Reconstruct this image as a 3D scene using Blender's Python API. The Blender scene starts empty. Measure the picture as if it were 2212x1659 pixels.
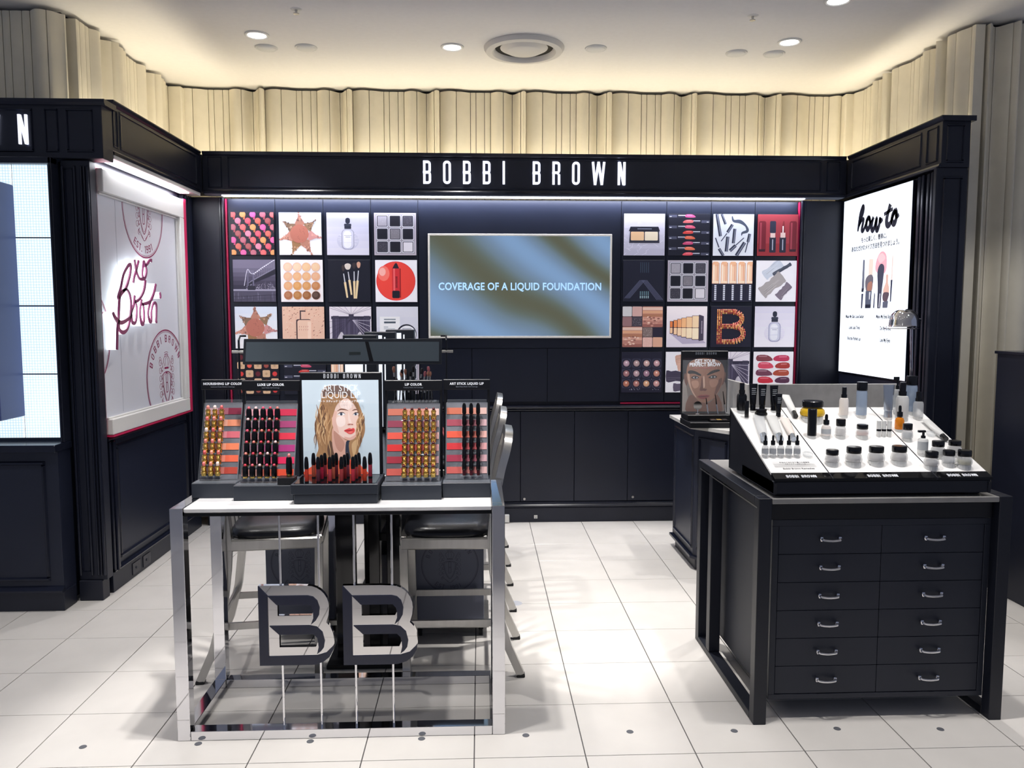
import bpy, bmesh, math, random
from mathutils import Vector, Matrix
from mathutils.geometry import tessellate_polygon

# ------------------------------------------------------------------ camera, world, exposure
SC = bpy.context.scene
COL = SC.collection
CAM_H, PITCH, YAW, FPX = 1.5747, 0.08541, 0.04045, 1712.59      # FPX: focal length in pixels of the 2212 px wide frame
cam_data = bpy.data.cameras.new('camera'); cam_data.sensor_width = 36; cam_data.lens = FPX * 36 / 2212
cam_data.clip_start = 0.05; cam_data.clip_end = 100
cam = bpy.data.objects.new('camera', cam_data); COL.objects.link(cam)
cam.location = (0, 0, CAM_H); cam.rotation_euler = (math.pi / 2 - PITCH, 0, -YAW)
SC.camera = cam
SC.view_settings.view_transform = 'Standard'; SC.view_settings.look = 'None'
SC.view_settings.gamma = 1; SC.view_settings.use_curve_mapping = False
SC.view_settings.exposure = 0.0
SC.cycles.use_denoising = True
SC.cycles.max_bounces = 7; SC.cycles.diffuse_bounces = 3; SC.cycles.glossy_bounces = 4
SC.cycles.transmission_bounces = 6; SC.cycles.transparent_max_bounces = 8
SC.cycles.caustics_reflective = False; SC.cycles.caustics_refractive = False
SC.cycles.sample_clamp_indirect = 4
world = bpy.data.worlds.new('world'); SC.world = world; world.use_nodes = True
world.node_tree.nodes['Background'].inputs[0].default_value = (0.55, 0.62, 0.85, 1)
world.node_tree.nodes['Background'].inputs[1].default_value = 0.30
R = random.Random(7)

# the lamps of the ceiling and, last, an added rack spot: (x, y, watts, aim x, aim y, cone degrees); only the first four are in the frame
CEIL = 3.37
DOWNLIGHTS = [
    (-1.42, 5.31, 40, -1.30, 5.45, 75), (-0.178, 5.488, 26, -0.15, 5.3, 70),
    (2.037, 5.30, 40, 2.0, 5.0, 75), (2.046, 4.61, 60, 1.95, 4.3, 60),
    (0.72, 4.2, 205, 0.72, 4.55, 50), (-0.55, 2.80, 125, -0.55, 2.9, 46), (-0.4, 2.62, 95, -0.4, 2.62, 54),
    (1.55, 2.85, 72, 1.58, 3.02, 42), (0.75, 2.7, 78, 0.8, 2.8, 58), (2.4, 2.6, 40, 2.5, 2.95, 62),
    (-1.9, 2.9, 52, -1.9, 3.25, 68), (-0.9, 4.1, 70, -0.9, 4.2, 66), (-2.3, 1.4, 34, -2.4, 2.1, 75), (2.95, 3.3, 42, 3.15, 4.6, 62),
    (-0.5, 1.25, 60, -0.52, 3.85, 24)]  # last spot is added to brighten the fronts of the lip racks
COVE_W = 0.27         # warm strips hidden on top of the booth
# ------------------------------------------------------------------ helpers
def lin(c):
    return tuple(((v / 255) / 12.92 if v / 255 <= 0.04045 else ((v / 255 + 0.055) / 1.055) ** 2.4) for v in c[:3]) + (1,)
MATS = {}
def mat(name, rgb=(200, 200, 200), rough=0.5, metal=0.0, emit=0.0, ecol=None, trans=0.0, spec=0.5, alpha=1.0, ior=1.45,
        noise=0.0, nscale=20.0, bump=0.0, bscale=60.0, stretch=None, coat=0.0, col2=None):
    if name in MATS: return MATS[name]
    m = bpy.data.materials.new(name); MATS[name] = m; m.use_nodes = True
    nt = m.node_tree; b = nt.nodes['Principled BSDF']
    base = lin(rgb)
    b.inputs['Base Color'].default_value = base
    b.inputs['Roughness'].default_value = rough; b.inputs['Metallic'].default_value = metal
    b.inputs['Specular IOR Level'].default_value = spec; b.inputs['IOR'].default_value = ior
    b.inputs['Transmission Weight'].default_value = trans; b.inputs['Alpha'].default_value = alpha
    b.inputs['Coat Weight'].default_value = coat
    if emit: b.inputs['Emission Color'].default_value = lin(ecol or rgb); b.inputs['Emission Strength'].default_value = emit
    if noise or bump:
        tc = nt.nodes.new('ShaderNodeTexCoord'); mp = nt.nodes.new('ShaderNodeMapping')
        nt.links.new(tc.outputs['Object'], mp.inputs[0])
        if stretch: mp.inputs['Scale'].default_value = stretch
    if noise:
        n = nt.nodes.new('ShaderNodeTexNoise'); n.inputs['Scale'].default_value = nscale; n.inputs['Detail'].default_value = 5
        r = nt.nodes.new('ShaderNodeValToRGB'); c2 = lin(col2) if col2 else tuple(max(0, v * (1 - noise)) for v in base[:3]) + (1,)
        r.color_ramp.elements[0].position = 0.35; r.color_ramp.elements[1].position = 0.65
        r.color_ramp.elements[0].color = c2; r.color_ramp.elements[1].color = base
        nt.links.new(mp.outputs[0], n.inputs['Vector']); nt.links.new(n.outputs['Fac'], r.inputs[0]); nt.links.new(r.outputs[0], b.inputs['Base Color'])
    if bump:
        n2 = nt.nodes.new('ShaderNodeTexNoise'); n2.inputs['Scale'].default_value = bscale; n2.inputs['Detail'].default_value = 3
        bp = nt.nodes.new('ShaderNodeBump'); bp.inputs['Strength'].default_value = bump; bp.inputs['Distance'].default_value = 0.01
        nt.links.new(mp.outputs[0], n2.inputs['Vector']); nt.links.new(n2.outputs['Fac'], bp.inputs['Height']); nt.links.new(bp.outputs[0], b.inputs['Normal'])
    return m
def print_mat(name, emit, rough=0.45):                              # flat print: colours come from the mesh, optionally lit from behind
    if name in MATS: return MATS[name]
    m = bpy.data.materials.new(name); MATS[name] = m; m.use_nodes = True
    nt = m.node_tree; b = nt.nodes['Principled BSDF']; a = nt.nodes.new('ShaderNodeAttribute'); a.attribute_name = 'Col'
    nt.links.new(a.outputs['Color'], b.inputs['Base Color']); b.inputs['Roughness'].default_value = rough
    if emit: nt.links.new(a.outputs['Color'], b.inputs['Emission Color']); b.inputs['Emission Strength'].default_value = emit
    return m

class MB:
    """collects boxes, bars, tubes and lathes; build() links them as ONE mesh object"""
    def __init__(s): s.v, s.f, s.sm = [], [], []
    def add(s, vs, fs, smooth=False):
        o = len(s.v); s.v += [tuple(v) for v in vs]; s.f += [tuple(i + o for i in f) for f in fs]; s.sm += [smooth] * len(fs); return s
    def box(s, x0, x1, y0, y1, z0, z1, bev=0.0):
        if bev <= 0:
            return s.add([(x, y, z) for z in (z0, z1) for y in (y0, y1) for x in (x0, x1)],
                         [(0, 2, 3, 1), (4, 5, 7, 6), (0, 1, 5, 4), (2, 6, 7, 3), (0, 4, 6, 2), (1, 3, 7, 5)])
        vs = []; ids = {}
        X, Yy, Z = (x0, x1), (y0, y1), (z0, z1)
        for i in (0, 1):
            for j in (0, 1):
                for k in (0, 1):
                    p = (X[i], Yy[j], Z[k]); q = (X[i] + (bev, -bev)[i], Yy[j] + (bev, -bev)[j], Z[k] + (bev, -bev)[k])
                    for a in range(3):
                        ids[i, j, k, a] = len(vs); vs.append(tuple(p[c] if c == a else q[c] for c in range(3)))
        fs = []
        for a in range(3):
            for e in (0, 1):
                def key(u, w):
                    t = [0, 0, 0]; t[a] = e; t[(a + 1) % 3] = u; t[(a + 2) % 3] = w; return ids[tuple(t) + (a,)]
                fs.append((key(0, 0), key(1, 0), key(1, 1), key(0, 1)))
        for a in range(3):
            b, c = (a + 1) % 3, (a + 2) % 3
            for u in (0, 1):
                for w in (0, 1):
                    def kk(e, ax):
                        t = [0, 0, 0]; t[a] = e; t[b] = u; t[c] = w; return ids[tuple(t) + (ax,)]
                    fs.append((kk(0, b), kk(1, b), kk(1, c), kk(0, c)))
        for i in (0, 1):
            for j in (0, 1):
                for k in (0, 1): fs.append((ids[i, j, k, 0], ids[i, j, k, 1], ids[i, j, k, 2]))
        return s.add(vs, fs)
    def cyl(s, p0, p1, r0, r1=None, n=16, caps=True, smooth=True):
        r1 = r0 if r1 is None else r1
        p0, p1 = Vector(p0), Vector(p1); d = (p1 - p0).normalized()
        a = d.orthogonal().normalized(); b = d.cross(a); o = len(s.v); vs = []
        for p, r in ((p0, r0), (p1, r1)):
            vs += [p + (a * math.cos(2 * math.pi * i / n) + b * math.sin(2 * math.pi * i / n)) * r for i in range(n)]
        s.add(vs, [(i, (i + 1) % n, n + (i + 1) % n, n + i) for i in range(n)], smooth)
        if caps: s.f += [tuple(o + i for i in range(n))[::-1], tuple(o + n + i for i in range(n))]; s.sm += [False, False]
        return s
    def lathe(s, prof, n=20, c=(0, 0, 0), sx=1.0, sy=1.0):
        vs = []; m = len(prof)
        for r, z in prof:
            vs += [(c[0] + r * sx * math.cos(2 * math.pi * i / n), c[1] + r * sy * math.sin(2 * math.pi * i / n), c[2] + z) for i in range(n)]
        fs = [(j * n + i, j * n + (i + 1) % n, (j + 1) * n + (i + 1) % n, (j + 1) * n + i) for j in range(m - 1) for i in range(n)]
        s.add(vs, fs, True)
        o = len(s.v) - len(vs)
        if prof[0][0] > 1e-6 and abs(prof[0][0] - prof[-1][0]) < 1e-9:  # a ring: close the section, leave the hole open
            s.f += [(o + (m - 1) * n + i, o + (m - 1) * n + (i + 1) % n, o + (i + 1) % n, o + i) for i in range(n)]; s.sm += [True] * n; return s
        if prof[0][0] > 1e-6: s.f.append(tuple(o + i for i in range(n))[::-1]); s.sm.append(False)
        if prof[-1][0] > 1e-6: s.f.append(tuple(o + (m - 1) * n + i for i in range(n))); s.sm.append(False)
        return s
    def tube(s, path, r, n=8, closed=False, flat=None):
        P = [Vector(p) for p in path]; vs = []; m = len(P); rr = r if isinstance(r, (list, tuple)) else [r] * m
        a = None
        for k in range(m):
            d = ((P[(k + 1) % m] if closed or k < m - 1 else P[k]) - (P[k - 1] if closed or k else P[k])).normalized()
            if a is None: a = d.orthogonal().normalized()
            a = (a - d * a.dot(d))
            a = a.normalized() if a.length > 1e-6 else d.orthogonal().normalized()
            b = d.cross(a)
            vs += [P[k] + (a * math.cos(2 * math.pi * i / n) + b * math.sin(2 * math.pi * i / n)) * rr[k] for i in range(n)]
        fs = [(j * n + i, j * n + (i + 1) % n, ((j + 1) % m) * n + (i + 1) % n, ((j + 1) % m) * n + i) for j in range(m if closed else m - 1) for i in range(n)]
        if not closed: fs += [tuple(range(n))[::-1], tuple((m - 1) * n + i for i in range(n))]
        return s.add(vs, fs, True)
    def sweep(s, path, w, t, side):                                  # flat bar of width w (along side) and thickness t along a path
        P = [Vector(p) for p in path]; S = Vector(side).normalized(); vs = []; m = len(P)
        for k in range(m):
            d = (P[min(k + 1, m - 1)] - P[max(k - 1, 0)]).normalized(); nrm = d.cross(S).normalized()
            for u, q in ((-1, -1), (1, -1), (1, 1), (-1, 1)): vs.append(P[k] + S * u * w / 2 + nrm * q * t / 2)
        fs = [(j * 4 + i, j * 4 + (i + 1) % 4, (j + 1) * 4 + (i + 1) % 4, (j + 1) * 4 + i) for j in range(m - 1) for i in range(4)]
        return s.add(vs, fs + [(3, 2, 1, 0), tuple((m - 1) * 4 + i for i in range(4))])
    def prism(s, poly, d0, d1, fn):                                  # polygon (u, v) extruded from d0 to d1; fn(u, v, d) gives the point
        n = len(poly); vs = [fn(u, v, d0) for u, v in poly] + [fn(u, v, d1) for u, v in poly]
        tri = [tuple(t) for t in tessellate_polygon([[Vector((u, v, 0)) for u, v in poly]])]
        return s.add(vs, tri + [tuple(i + n for i in t) for t in tri] + [(i, (i + 1) % n, n + (i + 1) % n, n + i) for i in range(n)])
    def mesh(s, name, m, angle=0.6, M4=None):
        me = bpy.data.meshes.new(name)
        vs = s.v if M4 is None else [tuple(M4 @ Vector(v)) for v in s.v]
        me.from_pydata(vs, [], s.f)
        bm = bmesh.new(); bm.from_mesh(me); bmesh.ops.recalc_face_normals(bm, faces=bm.faces); bm.to_mesh(me); bm.free()
        me.polygons.foreach_set('use_smooth', s.sm)
        if any(s.sm): me.set_sharp_from_angle(angle=angle)
        if m: me.materials.append(MATS[m] if isinstance(m, str) else m)
        return me
    def build(s, name, m, parent=None, loc=None, M4=None):
        return put(name, s.mesh(name, m, M4=M4), parent, loc)
def put(name, me, parent=None, loc=None, rot=None):
    o = bpy.data.objects.new(name, me); COL.objects.link(o); o.parent = parent
    if loc is not None: o.location = loc
    if rot is not None: o.rotation_euler = rot
    return o
def tag(o, label, cat, group=None):
    o['label'] = label; o['category'] = cat
    if group: o['group'] = group
    return o
def struct(o): o['kind'] = 'structure'; return o
def thing(name, label, cat, loc=(0, 0, 0), rz=0.0, group=None):     # an Empty at the base of a thing, parent of its parts
    o = bpy.data.objects.new(name, None); COL.objects.link(o); o.empty_display_size = 0.05
    o.location = loc; o.rotation_euler = (0, 0, rz)
    return tag(o, label, cat, group)
def B(*a, bev=0.0): return MB().box(*a, bev=bev)

FRONT = Matrix(((1, 0, 0, 0), (0, 0, 1, 0), (0, 1, 0, 0), (0, 0, 0, 1)))           # text plane -> faces -Y (u right, v up), depth: +d goes to +Y
def plane_front(x, y, z): return Matrix.Translation((x, y, z)) @ Matrix(((1, 0, 0, 0), (0, 0, -1, 0), (0, 1, 0, 0), (0, 0, 0, 1)))
def plane_left(x, y, z): return Matrix.Translation((x, y, z)) @ Matrix(((0, 0, 1, 0), (1, 0, 0, 0), (0, 1, 0, 0), (0, 0, 0, 1)))    # on a left wall, faces +X, u runs +Y
def plane_right(x, y, z): return Matrix.Translation((x, y, z)) @ Matrix(((0, 0, -1, 0), (-1, 0, 0, 0), (0, 1, 0, 0), (0, 0, 0, 1)))  # on a right wall, faces -X, u runs -Y
def text(name, s, size, m, parent, M4, ext=0.0004, align='CENTER', sx=1.0, bold=0.0, space=1.0):
    cu = bpy.data.curves.new(name, 'FONT'); cu.body = s; cu.size = size; cu.align_x = align; cu.extrude = ext
    cu.offset = bold; cu.space_character = space; cu.resolution_u = 3
    t = bpy.data.objects.new(name + '_tmp', cu); COL.objects.link(t)
    dg = bpy.context.evaluated_depsgraph_get(); dg.update()
    me = bpy.data.meshes.new_from_object(t.evaluated_get(dg)); bpy.data.objects.remove(t); bpy.data.curves.remove(cu)
    me.name = name
    me.transform(M4 @ Matrix.Diagonal((sx, 1, 1, 1)))
    me.materials.clear(); me.materials.append(MATS[m] if isinstance(m, str) else m)
    return put(name, me, parent)

# 2-D shapes for prints and letters
def circ(cx, cy, r, n=20, ry=None, a0=0): return [(cx + r * math.cos(a0 + 2 * math.pi * i / n), cy + (ry or r) * math.sin(a0 + 2 * math.pi * i / n)) for i in range(n)]
def rect(x0, y0, x1, y1): return [(x0, y0), (x1, y0), (x1, y1), (x0, y1)]
def rrect(x0, y0, x1, y1, r, n=4):
    out = []
    for cx, cy, a in ((x1 - r, y0 + r, -90), (x1 - r, y1 - r, 0), (x0 + r, y1 - r, 90), (x0 + r, y0 + r, 180)):
        out += [(cx + r * math.cos(math.radians(a + 90 * i / n)), cy + r * math.sin(math.radians(a + 90 * i / n))) for i in range(n + 1)]
    return out
def line(x0, y0, x1, y1, w, w1=None):
    dx, dy = x1 - x0, y1 - y0; L = math.hypot(dx, dy) or 1; nx, ny = -dy / L / 2, dx / L / 2; w1 = w if w1 is None else w1
    return [(x0 + nx * w, y0 + ny * w), (x0 - nx * w, y0 - ny * w), (x1 - nx * w1, y1 - ny * w1), (x1 + nx * w1, y1 + ny * w1)]
def smooth(pts, k=5, closed=True):
    n = len(pts); out = []
    for i in range(n if closed else n - 1):
        g = (lambda j: pts[j % n]) if closed else (lambda j: pts[max(0, min(n - 1, j))])
        p0, p1, p2, p3 = g(i - 1), g(i), g(i + 1), g(i + 2)
        for s in range(k):
            t = s / k
            out.append(tuple(0.5 * (2 * b + (c - a) * t + (2 * a - 5 * b + 4 * c - d) * t * t + (3 * b - a - 3 * c + d) * t ** 3) for a, b, c, d in zip(p0, p1, p2, p3)))
    if not closed: out.append(tuple(pts[-1]))
    return out
def ribbon(pts, w, k=6, closed=False):                              # stroke outline pieces along a smooth path, w may vary per control point
    ww = w if isinstance(w, (list, tuple)) else [w] * len(pts)
    P = smooth([(p[0], p[1], q) for p, q in zip(pts, ww)], k, closed)
    L, Rr = [], []
    m = len(P)
    for i, (x, y, q) in enumerate(P):
        a = P[(i + 1) % m] if closed or i < m - 1 else P[i]; b = P[i - 1] if closed or i else P[i]
        dx, dy = a[0] - b[0], a[1] - b[1]; l = math.hypot(dx, dy) or 1
        L.append((x - dy / l * q / 2, y + dx / l * q / 2)); Rr.append((x + dy / l * q / 2, y - dx / l * q / 2))
    out = [[L[i], Rr[i], Rr[i + 1], L[i + 1]] for i in range(m - 1)]
    if closed: out.append([L[-1], Rr[-1], Rr[0], L[0]])
    return out
def clip(poly, x0, y0, x1, y1):
    for ax, lim, sg in ((0, x0, 1), (0, x1, -1), (1, y0, 1), (1, y1, -1)):
        out = []
        for i in range(len(poly)):
            a, b = poly[i - 1], poly[i]; ia, ib = sg * (a[ax] - lim) >= -1e-9, sg * (b[ax] - lim) >= -1e-9
            if ia != ib:
                t = (lim - a[ax]) / (b[ax] - a[ax]); out.append(tuple(a[c] + (b[c] - a[c]) * t for c in (0, 1)))
            if ib: out.append(b)
        poly = out
        if len(poly) < 3: return []
    return poly
def art_mesh(name, items, W, H, m, M4, base=0.0004, step=1.5e-5):   # items: (polygon in the unit square, (r, g, b)) painted one over the other
    vs, fs, cols = [], [], []
    for k, (poly, c) in enumerate(items):
        p = clip(list(poly), 0, 0, 1, 1)
        if len(p) < 3: continue
        o = len(vs); d = base + step * k
        vs += [tuple(M4 @ Vector(((x - 0.5) * W, (y - 0.5) * H, d))) for x, y in p]
        up = M4.to_3x3() @ Vector((0, 0, 1))
        for t in ([(0, 1, 2, 3)] if len(p) == 4 else tessellate_polygon([[Vector((x, y, 0)) for x, y in p]])):
            t = tuple(o + i for i in t)
            nn = (Vector(vs[t[1]]) - Vector(vs[t[0]])).cross(Vector(vs[t[2]]) - Vector(vs[t[0]]))
            fs.append(t if nn.dot(up) > 0 else t[::-1]); cols.append(lin(c))
    me = bpy.data.meshes.new(name); me.from_pydata(vs, [], fs)
    at = me.color_attributes.new('Col', 'FLOAT_COLOR', 'CORNER'); data = []
    for pl, c in zip(me.polygons, cols): data += list(c) * pl.loop_total
    at.data.foreach_set('color', data); me.materials.append(m)
    return me
def art(name, items, W, H, m, parent, M4, **kw): return put(name, art_mesh(name, items, W, H, m, M4, **kw), parent)

# the tall condensed capitals of the shop name: pieces in a w x h cell, stroke s
def glyph(ch, w, h, s):
    r = min(w * 0.42, h * 0.2)
    def ring(x0, y0, x1, y1, rl, rr):
        n = 5
        def cor(d):
            X0, Y0, X1, Y1 = x0 + d, y0 + d, x1 - d, y1 - d; a = max(rl - d, 1e-5) if rl else 1e-5; b = max(rr - d, 1e-5); o = []
            for cx, cy, q, ang in ((X1 - b, Y0 + b, b, -90), (X1 - b, Y1 - b, b, 0), (X0 + a, Y1 - a, a, 90), (X0 + a, Y0 + a, a, 180)):
                o += [(cx + q * math.cos(math.radians(ang + 90 * i / n)), cy + q * math.sin(math.radians(ang + 90 * i / n))) for i in range(n + 1)]
            return o
        A, I = cor(0), cor(s); k = len(A)
        return [[A[i], A[(i + 1) % k], I[(i + 1) % k], I[i]] for i in range(k)]
    if ch == 'O': return ring(0, 0, w, h, w * 0.48, w * 0.48)
    if ch == 'B': return ring(0, 0, w, h * 0.5 + s * 0.5, 0, r) + ring(0, h * 0.5 - s * 0.5, w * 0.98, h, 0, r)
    if ch == 'I': return [rect(0, 0, s, h)]
    if ch == 'R': return [rect(0, 0, s, h * 0.55)] + ring(0, h * 0.47, w, h, 0, r) + [[(w * 0.66, h * 0.5), (w, h * 0.44), (w, 0), (w - s, 0), (w - s, h * 0.42), (w * 0.6, h * 0.47)]]
    if ch == 'N': return [rect(0, 0, s, h), rect(w - s, 0, w, h), [(s * 0.1, h), (s * 1.3, h), (w - s * 0.1, 0), (w - s * 1.3, 0)]]
    if ch == 'W':
        W2 = w * 1.75; a = W2 * 0.25
        return [line(s / 2, h, a, 0, s), line(a, 0, W2 / 2, h, s), line(W2 / 2, h, W2 - a, 0, s), line(W2 - a, 0, W2 - s / 2, h, s)]
    if ch == 'S':
        return ribbon([(w * 0.95, h * 0.85), (w * 0.5, h - s / 2), (s / 2, h * 0.76), (w * 0.5, h * 0.5), (w - s / 2, h * 0.25), (w * 0.5, s / 2), (w * 0.05, h * 0.15)], s)
    if ch == 'E': return [rect(0, 0, s, h), rect(0, 0, w, s), rect(0, h - s, w, h), rect(0, h / 2 - s / 2, w * 0.9, h / 2 + s / 2)]
    if ch == 'T': return [rect(0, h - s, w, h), rect(w / 2 - s / 2, 0, w / 2 + s / 2, h)]
    if ch == '.': return [rect(0, 0, s * 1.2, s * 1.2)]
    if ch == '1': return [rect(w / 2 - s / 2, 0, w / 2 + s / 2, h), [(w / 2, h), (w / 2, h - s * 1.3), (w * 0.1, h * 0.8), (w * 0.1, h * 0.8 + s)]]
    if ch == '9': return ring(0, h * 0.42, w, h, r, r) + [rect(w - s, h * 0.15, w, h * 0.7)] + [rect(w * 0.1, 0, w * 0.8, s), [(w * 0.7, 0), (w, h * 0.2), (w - s, h * 0.2), (w * 0.6, s)]]
    return []
def word_items(word, pitch, w, h, s, x0=0.0, gap=0.55):             # list of (char, x) for a line of capitals; pitch between letter starts
    x = x0; out = []
    for ch in word:
        if ch == ' ': x += pitch * gap; continue
        out.append((ch, x)); x += pitch * (1.33 if ch == 'W' else (0.72 if ch == 'I' else 1.0))
    return out, x
def letters(parent, word, pitch, w, h, s, M4, m, depth, name='letter', gap=0.55, join=False, x0=0.0):
    its, end = word_items(word, pitch, w, h, s, x0, gap); all_ = MB()
    for ch, x in its:
        mb = all_ if join else MB()
        for p in glyph(ch, w, h, s): mb.prism([(u + x, v) for u, v in p], 0.0, depth, lambda u, v, d: tuple(M4 @ Vector((u, v, d))))
        if not join: mb.build(name, m, parent)
    if join: all_.build(name, m, parent)
    return end
# ------------------------------------------------------------------ materials
mat('navy', (29, 33, 48), rough=0.42, noise=0.15, nscale=6)
mat('navy_gloss', (28, 32, 47), rough=0.25, noise=0.1, nscale=8)
mat('navy_panel', (32, 37, 54), rough=0.38, noise=0.12, nscale=3)
mat('black', (16, 17, 22), rough=0.4)
mat('black_metal', (24, 27, 38), rough=0.42)
mat('black_gloss', (10, 10, 13), rough=0.12)
mat('charcoal', (44, 49, 58), rough=0.45)
mat('cream', (238, 231, 212), rough=0.75, noise=0.05, nscale=9)
mat('gap_shade', (30, 28, 26), rough=0.9)  # dark colour stands in for the shade inside the gaps
mat('ceiling', (241, 239, 237), rough=0.85, noise=0.02, nscale=30)
mat('plastic_white', (228, 228, 226), rough=0.4)
mat('tile', (234, 229, 223), rough=0.22, noise=0.05, nscale=5, spec=0.35)
mat('grout', (96, 94, 96), rough=0.8)
mat('floor_disc', (104, 106, 112), rough=0.5)
mat('chrome', (226, 226, 230), rough=0.05, metal=1.0)
mat('mirror', (214, 212, 212), rough=0.03, metal=1.0)
mat('steel', (196, 194, 190), rough=0.32, metal=1.0, noise=0.08, nscale=40, stretch=(1, 1, 0.1))
mat('marble', (238, 236, 234), rough=0.2, noise=0.1, nscale=7, col2=(214, 214, 216))
mat('stone', (150, 148, 146), rough=0.35, noise=0.2, nscale=9)
mat('stone_light', (205, 203, 200), rough=0.35, noise=0.15, nscale=14)
mat('red_edge', (206, 44, 92), rough=0.4)
mat('board_white', (226, 228, 236), rough=0.4)
mat('frame_white', (236, 234, 230), rough=0.35)
mat('light_white', (255, 255, 255), emit=6.0, ecol=(240, 244, 255))
mat('light_strip', (255, 255, 255), emit=14.0, ecol=(232, 236, 255))
mat('light_warm', (255, 240, 205), emit=2.5, ecol=(255, 228, 176))
mat('letter_lit', (245, 246, 255), emit=1.3, ecol=(232, 236, 255))
mat('lamp_disc', (255, 255, 255), emit=9.0, ecol=(255, 252, 250))
mat('halo_light', (255, 255, 255), emit=2.0, ecol=(240, 250, 255))
mat('gold', (240, 200, 112), rough=0.16, metal=1.0)
mat('glass', (240, 244, 246), rough=0.04, alpha=0.35)
mat('acrylic', (225, 232, 240), rough=0.05, alpha=0.07)
mat('rubber', (30, 30, 32), rough=0.7)
mat('leather', (20, 21, 26), rough=0.3, bump=0.06, bscale=90)
mat('txt_white', (236, 238, 244), rough=0.5, emit=0.25)
mat('txt_grey', (150, 156, 168), rough=0.5)
mat('txt_black', (22, 26, 44), rough=0.5)
mat('lamp_white', (235, 238, 242), emit=0.95, ecol=(236, 244, 255))
PR_LIT = print_mat('print_backlit', 0.42)
PR_SOFT = print_mat('print_soft_lit', 0.4, 0.3)
PR = print_mat('print_plain', 0.0)
def cmat(rgb, rough=0.35, **k): return mat('colour_%d_%d_%d' % tuple(rgb) + ('_%d' % int(rough * 100)) + ''.join(sorted(k)), rgb, rough, **k)
# ------------------------------------------------------------------ floor: slab with single tiles, floor discs
TX, TY, X0, Y0 = 0.4, 0.3795, 0.3746, 5.7488                     # tile pitch and the corner of one tile
fl = struct(B(-5.2, 5.2, -3.5, 7.2, -0.08, -0.006).build('floor', 'grout'))
tile_me = B(-TX / 2 + 0.002, TX / 2 - 0.002, -TY / 2 + 0.0016, TY / 2 - 0.0016, -0.006, 0.0, bev=0.0008).mesh('tile', 'tile')
for i in range(-9, 7):
    for j in range(-1, 11):
        cx, cy = X0 + (i + 0.5) * TX, Y0 - (j - 0.5) * TY
        if cy > 6.0: continue
        if cx < -2.9 and cy > 4.5 or cx > 3.0 and cy > 4.9: continue
        put('tile', tile_me, fl, (cx, cy, 0.0))
rest = MB()                                                         # tiles outside the view
for i in range(-13, 13):
    for j in range(-3, 25):
        cx, cy = X0 + (i + 0.5) * TX, Y0 - (j - 0.5) * TY
        inside = -9 <= i < 7 and -1 <= j < 11 and cy <= 6.0 and not (cx < -2.9 and cy > 4.5 or cx > 3.0 and cy > 4.9)
        if not inside: rest.box(cx - TX / 2 + .002, cx + TX / 2 - .002, cy - TY / 2 + .0016, cy + TY / 2 - .0016, -0.006, 0.0)
o = rest.build('tiles_beyond', 'tile', fl); o['kind'] = 'stuff'
disc_me = MB().lathe([(0.0, 0.0), (0.0135, 0.0), (0.0125, 0.0012), (0.0, 0.0014)], 20).mesh('floor_marker', 'floor_disc')
for k, (x, y) in enumerate([(-1.46, 2.845), (-1.045, 2.85), (-0.635, 2.85), (-0.223, 2.852), (0.168, 2.86), (0.565, 2.87), (0.963, 2.86), (1.362, 2.86), (1.755, 2.84)]):
    o = put('floor_marker', disc_me, None, (x, y, 0.0004)); tag(o, 'small round grey sticker on the pale floor tiles, one of a dotted line', 'floor marker', 'grey stickers in a line on the floor')
o = put('floor_plate', MB().lathe([(0, 0), (0.038, 0), (0.036, 0.0015), (0, 0.0018)], 24).mesh('floor_plate', mat('plate_pale', (206, 208, 216), rough=0.3)), None, (0.19, 4.24, 0.0004))
tag(o, 'pale round floor plate behind the stool legs in the aisle', 'floor plate')

# ------------------------------------------------------------------ ceiling and fluted plaster walls
struct(B(-5.2, 5.2, -3.5, 7.2, CEIL, CEIL + 0.1).build('ceiling', 'ceiling'))
PER = 0.687                                                         # one repeat of the flutes: (start, end, depth at both ends, bulge)
STRIPS = [(0, .044, 0, 0, .002), (.044, .113, 0, 0, .002), (.113, .16, 0, 0, .002), (.16, .262, .0, .012, .018), (.262, .335, .012, -.03, 0.0),
          (.335, .40, -.03, .02, -.006), (.40, .444, .026, .026, .02), (.444, .575, 0.005, .02, .016), (.575, .687, .02, 0, .004)]
def strip_me(k, z0, z1):
    a, b, d0, d1, bul = STRIPS[k]; n = 8; vs, fs = [], []
    for i in range(n + 1):
        t = i / n; u = a + 0.0022 + (b - a - 0.0044) * t; s = t * t * (3 - 2 * t)
        d = d0 + (d1 - d0) * s + bul * math.sin(math.pi * t)
        d *= 1.5; vs += [(u, -d, z0), (u, -d, z1), (u, 0.06, z1), (u, 0.06, z0)]
    for i in range(n):
        fs += [(4 * i + q, 4 * i + (q + 1) % 4, 4 * i + 4 + (q + 1) % 4, 4 * i + 4 + q) for q in range(4)]
    mb = MB(); mb.add(vs, fs + [(0, 1, 2, 3), (4 * n + 3, 4 * n + 2, 4 * n + 1, 4 * n)], True)
    return mb.mesh('plaster_panel', 'cream', angle=0.5)
def fluted(wall, p0, p1, z0, off=0.0):                              # panels along the line p0 -> p1, bulging to the right-hand side of it
    L = (Vector(p1) - Vector(p0)).length; d = (Vector(p1) - Vector(p0)).normalized(); rz = math.atan2(d.y, d.x); u = off - PER
    while u < L:
        for k, (a, b, *_r) in enumerate(STRIPS):
            if u + a >= -1e-6 and u + b <= L + 0.02:
                if (k, z0) not in strip_cache: strip_cache[k, z0] = strip_me(k, z0, CEIL - 0.022)
                put('plaster_panel', strip_cache[k, z0], wall, (p0[0] + d.x * u, p0[1] + d.y * u, 0), (0, 0, rz))
        u += PER
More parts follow.
